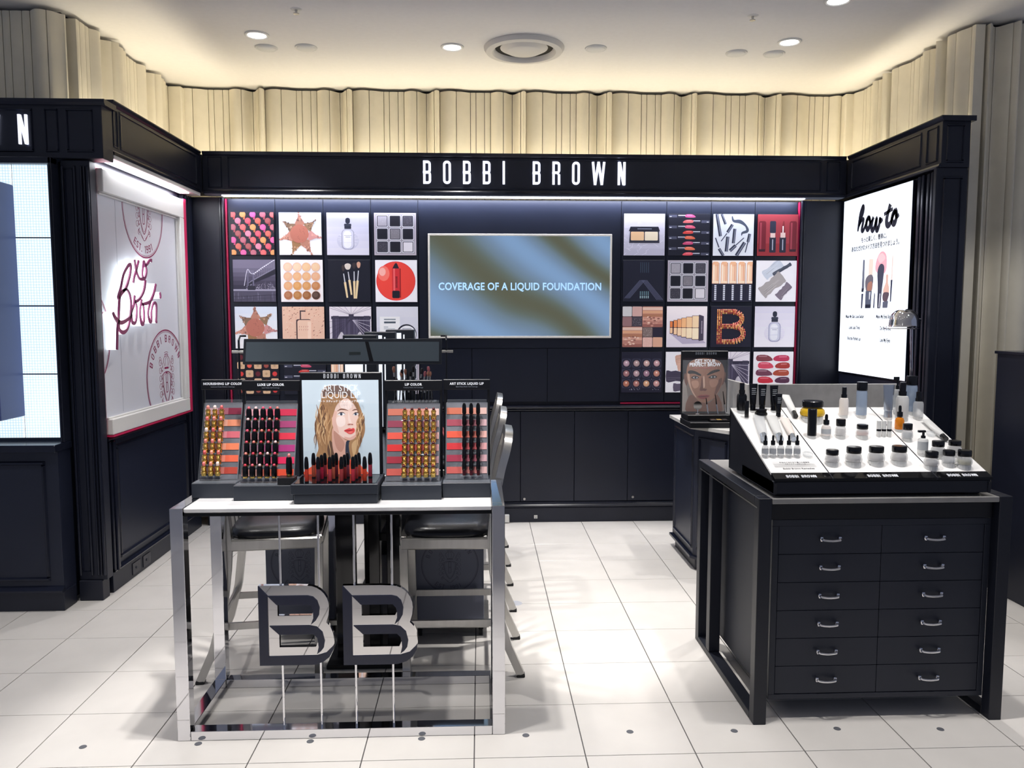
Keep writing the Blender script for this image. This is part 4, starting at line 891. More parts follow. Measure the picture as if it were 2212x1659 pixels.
for pts, w in (([(320, 1075), (350, 900), (385, 700), (430, 545), (445, 590), (430, 700), (385, 830), (350, 960)], [.012, .022, .026, .02, .02, .016, .014, .016]), ([(355, 940), (410, 830), (440, 820), (430, 900), (405, 1040), (430, 1060), (470, 980), (530, 800)], [.012, .016, .02, .02, .02, .02, .016, .014]),
               ([(560, 760), (515, 840), (500, 960), (530, 1030), (570, 960), (580, 840), (555, 760), (590, 880), (640, 800)], [.022, .022, .022, .026, .022, .018, .02, .014, .012]), ([(655, 770), (630, 850), (610, 980), (635, 1050), (680, 960), (720, 790), (705, 960), (730, 1045), (775, 920), (790, 790), (800, 860), (845, 810)], [.02, .02, .024, .026, .02, .02, .024, .026, .02, .018, .022, .016]),
               ([(1010, 500), (970, 640), (930, 820), (935, 920), (970, 940), (1020, 870), (1100, 640)], [.026, .022, .026, .028, .028, .02, .014]), ([(875, 715), (960, 660), (1060, 595)], .016), ([(1115, 620), (1060, 720), (1040, 840), (1085, 910), (1130, 800), (1140, 680), (1115, 620), (1140, 760), (1190, 715)], [.024, .024, .024, .028, .022, .02, .022, .02, .016])):
    script(sc_, hp(pts), [q * 1.55 for q in w] if isinstance(w, list) else w * 1.5, M0)
sc_.build('script_heading', mat('ink_navy', (26, 30, 56), rough=.5), lb)
text('caption', 'もっと楽しく、簡単に。', .042, 'ink_navy', lb, PLB(.48, .945), sx=.82, bold=.0008); text('caption', 'あなただけのメイク方法を見つけましょう。', .042, 'ink_navy', lb, PLB(.49, .89), sx=.82, bold=.0008)
its = []; Q = lambda x, y: ((x - 240) / 410, 1 - (y - 95) / 670)
def q_(pts): return [Q(*p) for p in pts]
NV = (58, 62, 86)
its += [(smooth(q_([(430, 210), (470, 110), (520, 100), (555, 170), (552, 330), (500, 360), (430, 320)]), 4), (244, 184, 196)), (smooth(q_([(450, 160), (500, 115), (540, 180), (480, 230)]), 4), (250, 206, 212)), (q_([(268, 160), (290, 165), (294, 520), (262, 520)]), (110, 114, 132)), (q_([(262, 515), (294, 515), (286, 560), (260, 556)]), (40, 42, 60)), (q_([(262, 580), (286, 580), (278, 760), (262, 760)]), NV),
        (q_([(345, 165), (400, 165), (396, 360), (340, 360)]), (246, 226, 212)), (smooth(q_([(305, 430), (330, 370), (380, 355), (405, 400), (400, 480), (388, 550), (322, 550)]), 4), (112, 106, 118)), (smooth(q_([(340, 460), (390, 440), (388, 545), (335, 545)]), 3), (176, 124, 108)), (q_([(314, 550), (392, 550), (385, 760), (314, 760)]), (92, 98, 118)), (q_([(360, 565), (376, 565), (370, 655), (360, 655)]), (240, 240, 246)), (q_([(314, 715), (386, 715), (385, 760), (314, 760)]), (34, 36, 54)),
        (smooth(q_([(452, 340), (470, 260), (500, 240), (530, 280), (525, 400), (512, 560), (500, 760), (466, 760), (462, 520)]), 4), (66, 68, 88)), (q_([(488, 590), (497, 590), (490, 755), (482, 755)]), (236, 236, 244)), (q_([(424, 560), (434, 600), (430, 760), (415, 760)]), (70, 74, 98)), (smooth(q_([(555, 380), (580, 380), (580, 460), (594, 520), (592, 590), (535, 590), (530, 540), (556, 460)]), 4), (236, 190, 174)), (smooth(q_([(530, 585), (594, 585), (590, 640), (570, 690), (528, 670)]), 3), (96, 78, 88)), (q_([(528, 690), (590, 680), (584, 760), (528, 760)]), (96, 100, 120)), (q_([(614, 160), (632, 160), (630, 440), (612, 440)]), (250, 232, 226)), (q_([(610, 440), (630, 440), (622, 690), (610, 690)]), NV)]
a_, b_ = rpt(1820 + 240 / 5.927, 530 + 95 / 5.925), rpt(1820 + 650 / 5.927, 530 + 765 / 5.925)
art('brush_print', its, b_[0] - a_[0], .385, PR_LIT, lb, plane_right(-.0197, LW / 2 - (a_[0] + b_[0]) / 2, .665))
for u, v, s in ((.24, .235, 'Make My Skin Look Better'), (.24, .155, 'Look Less Tired'), (.24, .075, 'Find the Perfect Lip'), (.70, .235, 'Make My Eyes Stand Out'), (.70, .155, 'Do My Brows'), (.70, .075, 'Line My Eyes')): text('caption', s, .036, 'ink_navy', lb, PLB(u * .97, v + .17), sx=.72, bold=.0005)
# ------------------------------------------------------------------ front table: mirror-chrome frame, marble top, twin mirrored letters
TZ = 0.879
tb = thing('display_table', 'chrome-framed display table with white marble top and twin mirrored letters', 'table', (-0.52, 2.87, 0))
L_, R_ = -0.607, 0.610
for sx, a, b in ((-1, L_, L_ + .047), (1, R_ - .047, R_)):
    fr4 = [('leg', B(a, b, 0.0, 0.05, 0.0, 0.8788, bev=.0015)), ('leg', B(a, b, 0.42, 0.47, 0.0, 0.8788, bev=.0015)),
           ('top_rail', B(a, b, 0.05, 0.42, 0.838, 0.8788, bev=.0015)), ('base_rail', B(a, b, 0.05, 0.42, 0.0, 0.04, bev=.0015))]
    for n, mb in fr4: mb.build(n, 'chrome', tb)
    inner = b if sx < 0 else a
B(L_ + .049, R_ - .049, 0.003, 0.467, 0.862, 0.8788, bev=.003).build('marble_top', 'marble', tb)
B(L_ + .049, R_ - .049, 0.006, 0.464, 0.848, 0.860, bev=.001).build('top_support', 'black_gloss', tb)
B(L_ + .049, R_ - .049, 0.0, 0.05, 0.001, 0.036, bev=.001).build('stretcher', 'chrome', tb); B(L_ + .049, R_ - .049, 0.42, 0.47, 0.001, 0.036, bev=.001).build('stretcher', 'chrome', tb)
for x in (-0.2195, -0.0785, 0.0515, 0.1905):                        # each pair of rods carries a letter
    MB().cyl((x, 0.022, 0.036), (x, 0.022, 0.285), 0.0042, n=10).build('rod', 'chrome', tb); MB().cyl((x, 0.022, 0.575), (x, 0.022, 0.848), 0.0042, n=10).build('rod', 'chrome', tb)
def b_letter(cx, cz, w, h):
    lt = MB().add([], []); f = lambda x, y: (cx + (x - 330) / 660 * w, cz + (335 - y) / 670 * h)
    outer = [(0, 0), (330, 0), (430, 4)] + [(430 + 188 * math.sin(a), 190 - 186 * math.cos(a)) for a in [k * math.pi / 14 for k in range(1, 8)]] + [(612, 250), (590, 315), (626, 352), (650, 410), (660, 480), (650, 545), (615, 605), (560, 645), (480, 668), (430, 670), (0, 670)]
    h1 = [(165, 160), (440, 160), (470, 190), (478, 225), (460, 255), (165, 255)]; h2 = [(175, 410), (475, 410), (508, 440), (516, 475), (495, 520), (175, 520)]
    F = lambda pts: [Vector(f(*p) + (0,)) for p in pts]
    tri = tessellate_polygon([F(outer), F(h1), F(h2)]); allp = outer + h1 + h2; n = len(allp); mb = MB()
    P3 = lambda p, d: (f(*p)[0], d, f(*p)[1])
    vs = [P3(p, .014) for p in allp] + [P3(p, .034) for p in allp]; fs = [tuple(t) for t in tri] + [tuple(i + n for i in t) for t in tri]
    for st, ln in ((0, len(outer)), (len(outer), len(h1)), (len(outer) + len(h1), len(h2))): fs += [(st + i, st + (i + 1) % ln, n + st + (i + 1) % ln, n + st + i) for i in range(ln)]
    o = mb.add(vs, fs).build('letter', 'mirror', tb); o['label'] = 'mirrored letter B with dark bevels'
    dark = [[(0, 0), (82, 85), (82, 595), (0, 670)], [(0, 670), (82, 595), (505, 592), (585, 570), (640, 520), (656, 500), (650, 545), (615, 605), (560, 645), (480, 668), (430, 670)],
            [(82, 85), (430, 85), (478, 96), (515, 130), (535, 190), (528, 250), (500, 295), (455, 330), (478, 275), (478, 225), (470, 190), (440, 160), (160, 160)],
            [(92, 337), (440, 337), (505, 350), (555, 395), (575, 470), (565, 525), (540, 555), (505, 580), (520, 520), (516, 475), (508, 440), (475, 410), (175, 410)]]
    for d in dark: MB().prism([f(*p) for p in d], .010, .0138, lambda u, v, q: (u, q, v)).build('letter_bevel', mat('bevel_navy', (30, 34, 54), rough=0.25), o)
b_letter(-0.1625, 0.432, .276, .303); b_letter(0.1465, 0.429, .276, .303)

# ------------------------------------------------------------------ lip colour racks on the table
MESH = {}
def shared(key, fn):
    if key not in MESH: MESH[key] = fn()
    return MESH[key]
def lipstick(kind, col, loc, label, group, s=1.0):
    t = thing('lipstick', label, 'lipstick', loc, group=group)
    ck = tuple(col)
    if kind == 'gold':
        put('base', shared('lg1', lambda: MB().lathe([(0, 0), (.0075, 0), (.0085, .002), (.0085, .010), (.0095, .012), (.0095, .0155), (.007, .017), (0, .017)], 14).mesh('base', 'gold')), t)
        put('case', shared('lg2', lambda: MB().lathe([(0, .017), (.0072, .017), (.0072, .027), (.0085, .029), (.0085, .033), (.0066, .034), (.0066, .037), (0, .037)], 14).mesh('case', 'gold')), t)
        top = .037
    elif kind == 'black':
        put('base', shared('lb1', lambda: MB().lathe([(0, 0), (.0075, 0), (.0082, .002), (.0082, .006), (0, .006)], 14).mesh('base', 'gold')), t)
        put('case', shared('lb2', lambda: MB().lathe([(0, .006), (.0085, .006), (.0092, .010), (.0092, .032), (.0082, .040), (.0066, .043), (0, .043)], 14).mesh('case', 'black_gloss')), t)
        top = .042
    def bul():
        mb = MB(); n = 12; vs, fs = [], []
        for j, (r, z, sl) in enumerate(((.0052, 0, 0), (.0052, .007, .0), (.005, .010, .35), (.0034, .0125, .5), (.0, .0138, .5))):
            vs += [(r * math.cos(2 * math.pi * i / n), r * math.sin(2 * math.pi * i / n), z + sl * r * math.sin(2 * math.pi * i / n)) for i in range(n)]
        fs = [(j * n + i, j * n + (i + 1) % n, (j + 1) * n + (i + 1) % n, (j + 1) * n + i) for j in range(4) for i in range(n)]
        return mb.add(vs, fs + [tuple(range(n))[::-1]], True).mesh('bullet', cmat(ck, .3))
    o = put('bullet', shared(('bul', ck), bul), t, (0, 0, top)); o.scale = (.85, .85, .6) if kind == 'black' or ck[0] < 125 else (1, 1, 1)
    t.scale = (1.2, 1.2, 1.08)
    return t
def gloss(kind, col, loc, label, group, rz=0.0):
    t = thing('lip_gloss', label, 'lip gloss', loc, rz, group); ck = tuple(col)
    if kind == 'stand':                                            # colour tube on a black foot with a tall pointed cap
        put('foot', shared('g1', lambda: MB().lathe([(0, 0), (.008, 0), (.008, .004), (0, .004)], 12).mesh('foot', 'black')), t)
        put('tube', shared(('g2', ck), lambda: MB().lathe([(0, .004), (.0072, .004), (.0076, .006), (.0076, .050), (0, .050)], 14).mesh('tube', cmat(ck, .15))), t)
        put('cap', shared('g3', lambda: MB().lathe([(0, .050), (.0078, .050), (.0086, .056), (.0084, .070), (.0068, .088), (.0045, .095), (0, .097)], 14).mesh('cap', 'black_gloss')), t)
    else:
        put('tube', shared(('h2', ck), lambda: MB().lathe([(0, .0), (.0062, .001), (.0066, .004), (.0066, .022), (0, .022)], 14).mesh('tube', cmat(ck, .15))), t)
        put('cap', shared('h3', lambda: MB().lathe([(0, .022), (.0070, .022), (.0084, .026), (.0084, .040), (.0075, .056), (.004, .064), (0, .0655)], 14).mesh('cap', 'black_gloss')), t)
    return t
TIP = {(226, 120, 116): 'coral', (232, 140, 126): 'peach', (240, 214, 206): 'pale', (214, 96, 96): 'rose', (238, 150, 128): 'apricot', (228, 110, 104): 'salmon', (222, 130, 120): 'dusty pink', (196, 50, 70): 'crimson', (214, 92, 106): 'pink', (232, 190, 190): 'pale pink', (206, 70, 100): 'raspberry', (190, 60, 80): 'berry', (222, 120, 110): 'coral', (96, 36, 36): 'maroon', (120, 50, 44): 'brick', (78, 28, 34): 'plum'}
ROWS = ['bottom', 'second lowest', 'third lowest', 'third highest', 'second highest', 'top']
def rack(loc, w, label, head, sub, stripes, side, cols, x0, pitch, kind, pal, what, grp):
    t = thing('lip_rack', label, 'display rack', loc)
    B(-w / 2, w / 2, 0.0, 0.17, 0.0, 0.058, bev=.002).build('base', 'charcoal', t)
    B(-w / 2 + .003, w / 2 - .003, 0.003, 0.05, 0.0585, 0.0605).build('glass_lip', 'acrylic', t)
    for s in (-1, 1): B(s * (w / 2 - .006) - .005, s * (w / 2 - .006) + .005, 0.148, 0.160, 0.058, 0.41, bev=.0015).build('side_post', 'black', t)
    h = B(-w / 2, w / 2, 0.142, 0.158, 0.404, 0.445, bev=.002).build('header', 'black', t)
    text('header_text', head, .0128, 'txt_white', h, plane_front(0, .1415, .424), bold=.0005, space=1.12, sx=.95); text('header_text', sub, .0065, 'txt_grey', h, plane_front(0, .1415, .414))
    y0, z0, y1, z1 = .055, .062, .150, .352                         # slope line of the tester board
    sl = lambda v: (y0 + (y1 - y0) * v, z0 + (z1 - z0) * v)
    bd_ = MB(); bd_.add([(x, sl(v)[0] + q, sl(v)[1]) for q in (0.002, .010) for v in (0, 1) for x in (-w / 2 + .012, w / 2 - .012)], [(0, 1, 3, 2), (4, 6, 7, 5), (0, 4, 5, 1), (2, 3, 7, 6), (0, 2, 6, 4), (1, 5, 7, 3)])
    bd_.build('tester_board', mat('tester_grey', (126, 128, 136), rough=0.18, noise=.45, nscale=9), t)
    for s in (-1, 1):
        MB().prism([(y0 - .01, z0), (y0, z0), (y1, z1), (y1 - .006, z1)], s * (w / 2 - .011) - .0015, s * (w / 2 - .011) + .0015, lambda u, v, d: (d, u, v)).build('side_plate', 'acrylic', t)
    for k, c in enumerate(stripes):                                  # k = 0 at the top
        v0 = .965 - (k + 1) * .155 + .035; v1 = v0 + .085
        m3 = lambda u, v: (u, sl(v)[0] + .0005, sl(v)[1])
        a, b = -w / 2 + .014, w / 2 - .014; cut = (b - .055) if side > 0 else (a + .055)
        if side > 0: segs = ((a, a + (b - a) * .35, mix(c, (235, 225, 225), .65)), (a + (b - a) * .35, b - (b - a) * .36, mix(c, (235, 215, 215), .3)), (b - (b - a) * .36, b, c))
        else: segs = ((a, a + (b - a) * .36, c), (a + (b - a) * .36, a + (b - a) * .8, mix(c, (235, 215, 215), .3)), (a + (b - a) * .8, b, mix(c, (235, 225, 225), .65)))
        for p, q, cc in segs:
            mb = MB(); mb.add([m3(p, v0), m3(q, v0), m3(q, v1), m3(p, v1)] + [(x_, y_ + .0012, z_) for x_, y_, z_ in (m3(p, v0), m3(q, v0), m3(q, v1), m3(p, v1))], [(0, 1, 2, 3), (4, 7, 6, 5), (0, 4, 5, 1), (1, 5, 6, 2), (2, 6, 7, 3), (3, 7, 4, 0)])
            mb.build('shade_strip', cmat(tuple(int(i) for i in cc), .4), t)
    B(-w / 2 + .014, w / 2 - .014, y1 - .002, y1 + .012, z1, z1 + .012, bev=.001).build('top_glass', 'acrylic', t)
    for r in range(6):
        zz_ = .078 + r * .0425; yy = sl((zz_ - z0) / (z1 - z0))[0] - .012
        sh_ = B(x0 - .014, x0 + (cols - 1) * pitch + .014, yy - .011, yy + .013, zz_ - .003, zz_ - .0002, bev=.0005).build('step', 'acrylic', t)
        for c in range(cols):
            g = grp; lab = what % (TIP.get(tuple(pal[(r * cols + c) % len(pal)]), 'dark'), ROWS[r]) if kind in ('gold', 'black') else what % ROWS[r]
            P3_ = (loc[0] + x0 + c * pitch, loc[1] + yy, loc[2] + zz_)
            if kind in ('gold', 'black'): lipstick(kind, pal[(r * cols + c) % len(pal)], P3_, lab, g)
            else: gloss('rack', pal[(r + c) % len(pal)], (P3_[0], P3_[1] + .002, P3_[2] - .002), lab, g)
PINK = [(226, 120, 116), (232, 140, 126), (240, 214, 206), (214, 96, 96), (238, 150, 128), (228, 110, 104), (222, 130, 120)]
REDS = [(196, 50, 70), (214, 92, 106), (232, 190, 190), (206, 70, 100), (190, 60, 80), (222, 120, 110)]
WINE = [(72, 26, 36), (84, 30, 42)]
rack((-1.020, 3.035, TZ), .170, 'slanted black lip rack holding eighteen gold lipsticks, three per row', 'NOURISHING LIP COLOR', 'Luminous Finish, Medium Coverage',
     [(122, 40, 62), (226, 142, 110), (214, 108, 120), (240, 134, 96), (238, 108, 78), (188, 74, 60)], 1, 3, -.052, .0265, 'gold', PINK, 'gold lipstick with %s tip, %s row of the three-per-row rack', 'gold lipsticks of the three-column rack')
rack((-.819, 2.985, TZ), .226, 'slanted black lip rack holding thirty black lipsticks, five per row', 'LUXE LIP COLOR', 'Satin Finish, Full Coverage',
     [(200, 48, 80), (168, 70, 118), (226, 58, 80), (178, 58, 128), (236, 48, 98), (236, 84, 58)], 1, 5, -.080, .0275, 'black', REDS, 'black lipstick with %s tip in the %s row of its rack', 'black lipsticks of the five-column rack')
rack((-.262, 2.975, TZ), .228, 'slanted black lip rack holding thirty gold lipsticks, five per row', 'LIP COLOR', 'Creamy Finish, Full Coverage',
     [(204, 116, 96), (150, 64, 86), (234, 92, 76), (220, 52, 52), (164, 50, 66), (206, 96, 86)], -1, 5, -.032, .0280, 'gold', [(96, 36, 36), (120, 50, 44), (78, 28, 34)], 'gold lipstick with %s tip, %s row of the five-per-row rack', 'gold lipsticks of the five-column rack')
rack((-.053, 3.005, TZ), .186, 'slanted black lip rack holding eighteen dark liquid lip tubes', 'ART STICK LIQUID LIP', 'Semi-Matte Finish, Full Coverage',
     [(200, 110, 86), (164, 74, 90), (226, 92, 70), (206, 54, 60), (160, 54, 76), (200, 96, 90)], -1, 3, -.010, .0275, 'tube', WINE, 'dark liquid lip tube in the %s row of the narrow rack', 'dark liquid lip tubes of the narrow rack')
t = thing('tester_block', 'small black block in front of the black lipstick rack', 'display block', (-.735, 2.99, TZ + .0607)); B(-.032, .032, -.002, .045, 0, .026, bev=.001).build('block', 'black', t)
lp = lipstick('black', (224, 120, 120), (-.727, 3.012, TZ + .0868), 'single open black lipstick with pink tip on the small black block', None, 1.0); lp.scale = (1.3, 1.3, 1.75)
# --- centre poster display with standing glosses
pd = thing('poster_display', 'black counter display with portrait poster and two-step black tray', 'poster display', (-.542, 2.925, TZ))
B(-.150, .158, 0.0, 0.20, 0.0, 0.036, bev=.002).build('tray_base', 'charcoal', pd); B(-.160, .162, -.008, 0.20, 0.037, 0.075, bev=.002).build('tray', 'charcoal', pd)
B(-.150, .152, .004, .155, .0752, .0765).build('tray_mirror', 'black_gloss', pd)
frm = B(-.158, .158, .176, .194, .0755, .478, bev=.003).build('poster_frame', 'black', pd)
def pz(pts, x0, y0, w, h): return [((x - x0) / w, 1 - (y - y0) / h) for x, y in pts]
q1 = lambda pts, k=4: smooth(pz(pts, 175, 232, 855, 983), k)
g1 = grad((196, 212, 222), (206, 220, 230), 4)
HB, HD, HL, SK, SS, SH = (168, 128, 92), (104, 78, 64), (204, 168, 126), (238, 206, 194), (214, 168, 152), (250, 228, 220)
g1 += [(q1([(390, 360), (440, 300), (560, 285), (680, 320), (770, 410), (815, 500), (858, 620), (872, 740), (850, 830), (800, 900), (790, 990), (770, 1060), (700, 1075), (640, 1040), (560, 1060), (430, 1060), (320, 1030), (345, 940), (322, 800), (318, 700), (350, 560), (385, 440)]), HB),
       (q1([(400, 350), (470, 296), (600, 290), (700, 335), (740, 400), (690, 420), (600, 380), (480, 380), (410, 400)]), (118, 96, 88)),
       (q1([(470, 860), (520, 900), (600, 960), (640, 1060), (560, 1080), (470, 1040), (445, 960)]), HD),
       (q1([(510, 730), (590, 800), (660, 860), (720, 860), (700, 960), (680, 1090), (560, 1090), (520, 1000), (500, 880)]), SS), (q1([(520, 760), (600, 830), (640, 900), (600, 980), (540, 920)]), (192, 142, 126)),
       (q1([(655, 880), (700, 862), (735, 880), (715, 980), (690, 1080), (650, 1040)]), (52, 58, 74)), (q1([(690, 880), (790, 820), (840, 850), (795, 960), (790, 1060), (715, 1060)]), HB), (q1([(720, 900), (790, 850), (770, 960), (740, 1030)]), HL),
       (q1([(180, 1230), (300, 1110), (420, 1050), (560, 1070), (690, 1060), (780, 1090), (840, 1150), (860, 1230)]), (228, 92, 66)), (q1([(300, 1230), (330, 1100), (420, 1060), (400, 1230)]), (206, 70, 54)), (q1([(560, 1230), (580, 1090), (650, 1080), (640, 1230)]), (238, 118, 86)),
       (q1([(503, 640), (510, 560), (545, 480), (610, 430), (690, 425), (750, 470), (795, 545), (806, 640), (803, 720), (788, 790), (750, 840), (700, 858), (650, 845), (590, 805), (530, 755), (508, 700)]), SK),
       (q1([(503, 640), (520, 560), (560, 560), (548, 660), (580, 780), (540, 760), (510, 710)]), (226, 184, 170)), (q1([(560, 620), (640, 610), (650, 690), (590, 720), (555, 680)]), SH), (q1([(600, 470), (690, 450), (740, 490), (690, 540), (620, 530)]), SH), (q1([(650, 845), (700, 858), (750, 840), (790, 790), (760, 800), (700, 830), (640, 820)]), (222, 176, 162)),
       (q1([(505, 620), (490, 560), (510, 470), (580, 410), (680, 385), (620, 440), (560, 490), (525, 570)]), HB), (q1([(680, 390), (760, 440), (805, 530), (820, 640), (806, 650), (790, 560), (750, 480), (690, 425)]), (150, 112, 82)),
       (q1([(560, 556), (600, 528), (650, 532), (690, 550), (650, 545), (605, 543)]), (138, 100, 84)), (q1([(728, 552), (765, 532), (803, 545), (770, 545)]), (138, 100, 84)),
       (q1([(566, 592), (595, 570), (630, 570), (652, 588), (612, 600)]), (248, 244, 244)), (q1(circ(608, 585, 15, 12)), (92, 104, 124)), (q1(circ(608, 585, 7, 8)), (30, 32, 44)), (q1([(563, 592), (595, 566), (632, 566), (656, 588), (630, 574), (597, 574)]), (70, 54, 54)),
       (q1([(738, 594), (762, 572), (788, 570), (803, 585), (775, 600)]), (246, 242, 242)), (q1(circ(770, 586, 14, 12)), (92, 104, 124)), (q1(circ(770, 586, 7, 8)), (30, 32, 44)), (q1([(736, 594), (762, 568), (790, 566), (805, 583), (786, 574), (764, 576)]), (70, 54, 54)),
       (q1([(690, 560), (704, 620), (722, 680), (700, 690), (684, 640)]), (246, 220, 210)), (q1([(676, 690), (700, 684), (740, 690), (735, 700), (706, 698), (684, 702)]), (196, 140, 126)), (q1([(688, 693), (704, 692), (700, 699)]), (130, 80, 74)), (q1([(722, 693), (736, 690), (734, 697)]), (130, 80, 74)),
       (q1([(636, 757), (676, 738), (700, 732), (718, 738), (740, 730), (757, 744), (752, 772), (720, 792), (690, 792), (662, 776)]), (224, 84, 82)), (q1([(640, 757), (690, 752), (752, 748), (700, 762), (660, 763)]), (150, 44, 52)), (q1([(680, 776), (715, 768), (735, 772), (705, 784)]), (242, 130, 122))]
for k in range(34):                                                 # loose wavy strands on both sides of the face
    L_side = k % 3 < 2; x = R.uniform(335, 505) if L_side else R.uniform(800, 858); y = R.uniform(430, 640) if L_side else R.uniform(520, 640); a = R.uniform(10, 24); ln = R.uniform(220, 420) if L_side else R.uniform(180, 330); ph = R.uniform(0, 6)
    pts = [(x + a * math.sin(ph + j * 1.25) - (j * 4 if L_side else j * 7), y + ln * j / 6) for j in range(7)]
    for p in ribbon(pz(pts, 175, 232, 855, 983), [.004, .012, .016, .014, .012, .008, .003], 3): g1.append((p, [HD, HL, (188, 148, 108), (140, 104, 78), (214, 180, 138)][k % 5]))
art('poster_print', g1, .296, .372, PR_SOFT, frm, plane_front(-.002, .1755, .262))
letters(frm, 'BOBBI BROWN', .0138, .0072, .0165, .0016, plane_front(-.066, .176, .455), 'txt_white', .0008, name='frame_text', join=True, gap=.8)
mat('poster_white', (244, 246, 248), rough=.5, emit=.4)
text('poster_text', 'ART STICK', .036, 'poster_white', frm, plane_front(0, .1708, .405), sx=.80); text('poster_text', 'LIQUID LIP', .036, 'poster_white', frm, plane_front(0, .1708, .378), sx=.88); text('poster_text', 'アート スティック リキッド リップ 新発売', .0092, 'poster_white', frm, plane_front(0, .1708, .362), bold=.0002)
GC = [(222, 70, 52), (196, 96, 74), (110, 50, 66), (196, 44, 76), (150, 56, 70), (206, 70, 82), (226, 118, 92), (120, 50, 62), (186, 70, 72), (150, 44, 46), (150, 70, 90), (214, 60, 76), (206, 64, 66), (226, 84, 60), (222, 72, 44), (186, 60, 82)]
GN = ['orange red', 'tan rose', 'wine', 'raspberry', 'mauve', 'rose', 'peach', 'dark plum', 'brick', 'maroon', 'dusty mauve', 'cherry', 'coral red', 'vermilion', 'orange', 'berry']
gi = 0
for c, rows in enumerate(((0, 2), (0, 1, 2), (0, 1, 2), (0, 1, 2), (0, 1, 2), (0, 2))):
    for r in rows:
        gloss('stand', GC[gi % len(GC)], (-.542 - .107 + c * .0432 + r * .0045, 2.925 + .028 + r * .042, TZ + .0767), '%s liquid lip tube with tall black cap, %s row of the poster tray' % (GN[gi % len(GN)], ('front', 'middle', 'back')[r]), 'liquid lip tubes standing on the poster tray'); gi += 1
# ------------------------------------------------------------------ bar stools (local: seat faces +X, back at -X)
def stool(loc, rz, label):
    t = thing('bar_stool', label, 'stool', loc, rz, 'aluminium bar stools at the makeup table')
    SZ = .62
    def mk(key, fn): return shared(('stool', key), fn)
    put('seat_frame', mk('fr', lambda: MB().box(-.20, .20, -.205, -.175, SZ - .05, SZ, bev=.006).box(-.20, .20, .175, .205, SZ - .05, SZ, bev=.006).box(.172, .205, -.175, .175, SZ - .05, SZ, bev=.006).box(-.205, -.172, -.175, .175, SZ - .05, SZ, bev=.006).mesh('seat_frame', 'steel')), t)
    def cushion():
        mb = MB(); n = 28; vs, fs = [], []; prof = [(1.0, 0.0), (1.02, .012), (1.0, .03), (.9, .045), (.6, .052), (0.01, .055)]
        for s, z in prof:
            for i in range(n):
                a = 2 * math.pi * i / n; ca, sa = math.cos(a), math.sin(a); k = (abs(ca) ** 4 + abs(sa) ** 4) ** -.25
                vs.append((.192 * s * ca * k, .192 * s * sa * k, SZ - .004 + z))
        fs = [(j * n + i, j * n + (i + 1) % n, (j + 1) * n + (i + 1) % n, (j + 1) * n + i) for j in range(len(prof) - 1) for i in range(n)]
        return mb.add(vs, fs + [tuple(range(n))[::-1], tuple((len(prof) - 1) * n + i for i in range(n))], True).mesh('cushion', 'leather', angle=1.2)
    put('cushion', mk('cu', cushion), t)
    for s in (-1, 1):
        put('leg', mk(('fl', s), lambda: MB().sweep([(.188, s * .185, SZ - .03), (.185, s * .19, .4), (.178, s * .2, .012)], .034, .034, (0, 1, 0)).mesh('leg', 'steel')), t)
        rear = [(-.175, s * .185, SZ + .0), (-.185, s * .187, .5), (-.215, s * .195, .28), (-.255, s * .2, .14), (-.315, s * .205, .012)]
        rear = [(-.19, s * .186, SZ - .02), (-.198, s * .188, .48), (-.22, s * .193, .3), (-.262, s * .2, .14), (-.318, s * .205, .012)]
        put('leg', mk(('rl', s), lambda: MB().sweep(rear, .034, .034, (0, 1, 0)).mesh('leg', 'steel')), t)
        put('foot', mk(('ft', s), lambda: MB().box(.160, .196, s * .2 - .019, s * .2 + .019, 0, .014, bev=.003).mesh('foot', 'rubber')), t); put('foot', mk(('fr2', s), lambda: MB().box(-.337, -.300, s * .205 - .019, s * .205 + .019, 0, .014, bev=.003).mesh('foot', 'rubber')), t)
        put('stretcher', mk(('ss', s), lambda: MB().sweep([(.178, s * .195, .24), (-.225, s * .194, .24)], .014, .03, (0, 1, 0)).mesh('stretcher', 'steel')), t)
    put('stretcher', mk('s1', lambda: MB().box(.168, .182, -.18, .18, .20, .23, bev=.002).mesh('stretcher', 'steel')), t); put('stretcher', mk('s2', lambda: MB().box(-.235, -.221, -.18, .18, .26, .285, bev=.002).mesh('stretcher', 'steel')), t)
    bk = [(-.19, -.186, SZ - .02), (-.205, -.184, SZ + .12), (-.232, -.18, SZ + .28), (-.258, -.168, SZ + .375), (-.268, -.125, SZ + .425), (-.270, 0, SZ + .435), (-.268, .125, SZ + .425), (-.258, .168, SZ + .375), (-.232, .18, SZ + .28), (-.205, .184, SZ + .12), (-.19, .186, SZ - .02)]
    def back():
        P = smooth(bk, 5, closed=False); mb = MB(); vs = []; m = len(P)
        for k in range(m):
            d = (Vector(P[min(k + 1, m - 1)]) - Vector(P[max(k - 1, 0)])).normalized(); a = Vector((1, 0, .18)); a = (a - d * a.dot(d)).normalized(); b = d.cross(a)
            for u, w in ((-1, -1), (1, -1), (1, 1), (-1, 1)): vs.append(Vector(P[k]) + a * u * .017 + b * w * .021)
        fs = [(j * 4 + i, j * 4 + (i + 1) % 4, (j + 1) * 4 + (i + 1) % 4, (j + 1) * 4 + i) for j in range(m - 1) for i in range(4)]
        return mb.add(vs, fs + [(3, 2, 1, 0), tuple((m - 1) * 4 + i for i in range(4))], True).mesh('back_frame', 'steel', angle=.7)
    put('back_frame', mk('bk', back), t)
    for y in (-.085, 0, .085): put('back_slat', mk(('sl', y), lambda: MB().sweep([(-.195, y, SZ - .0), (-.212, y, SZ + .14), (-.24, y, SZ + .3), (-.262, y, SZ + .415)], .032, .012, (0, 1, 0)).mesh('back_slat', 'steel')), t)
    return t
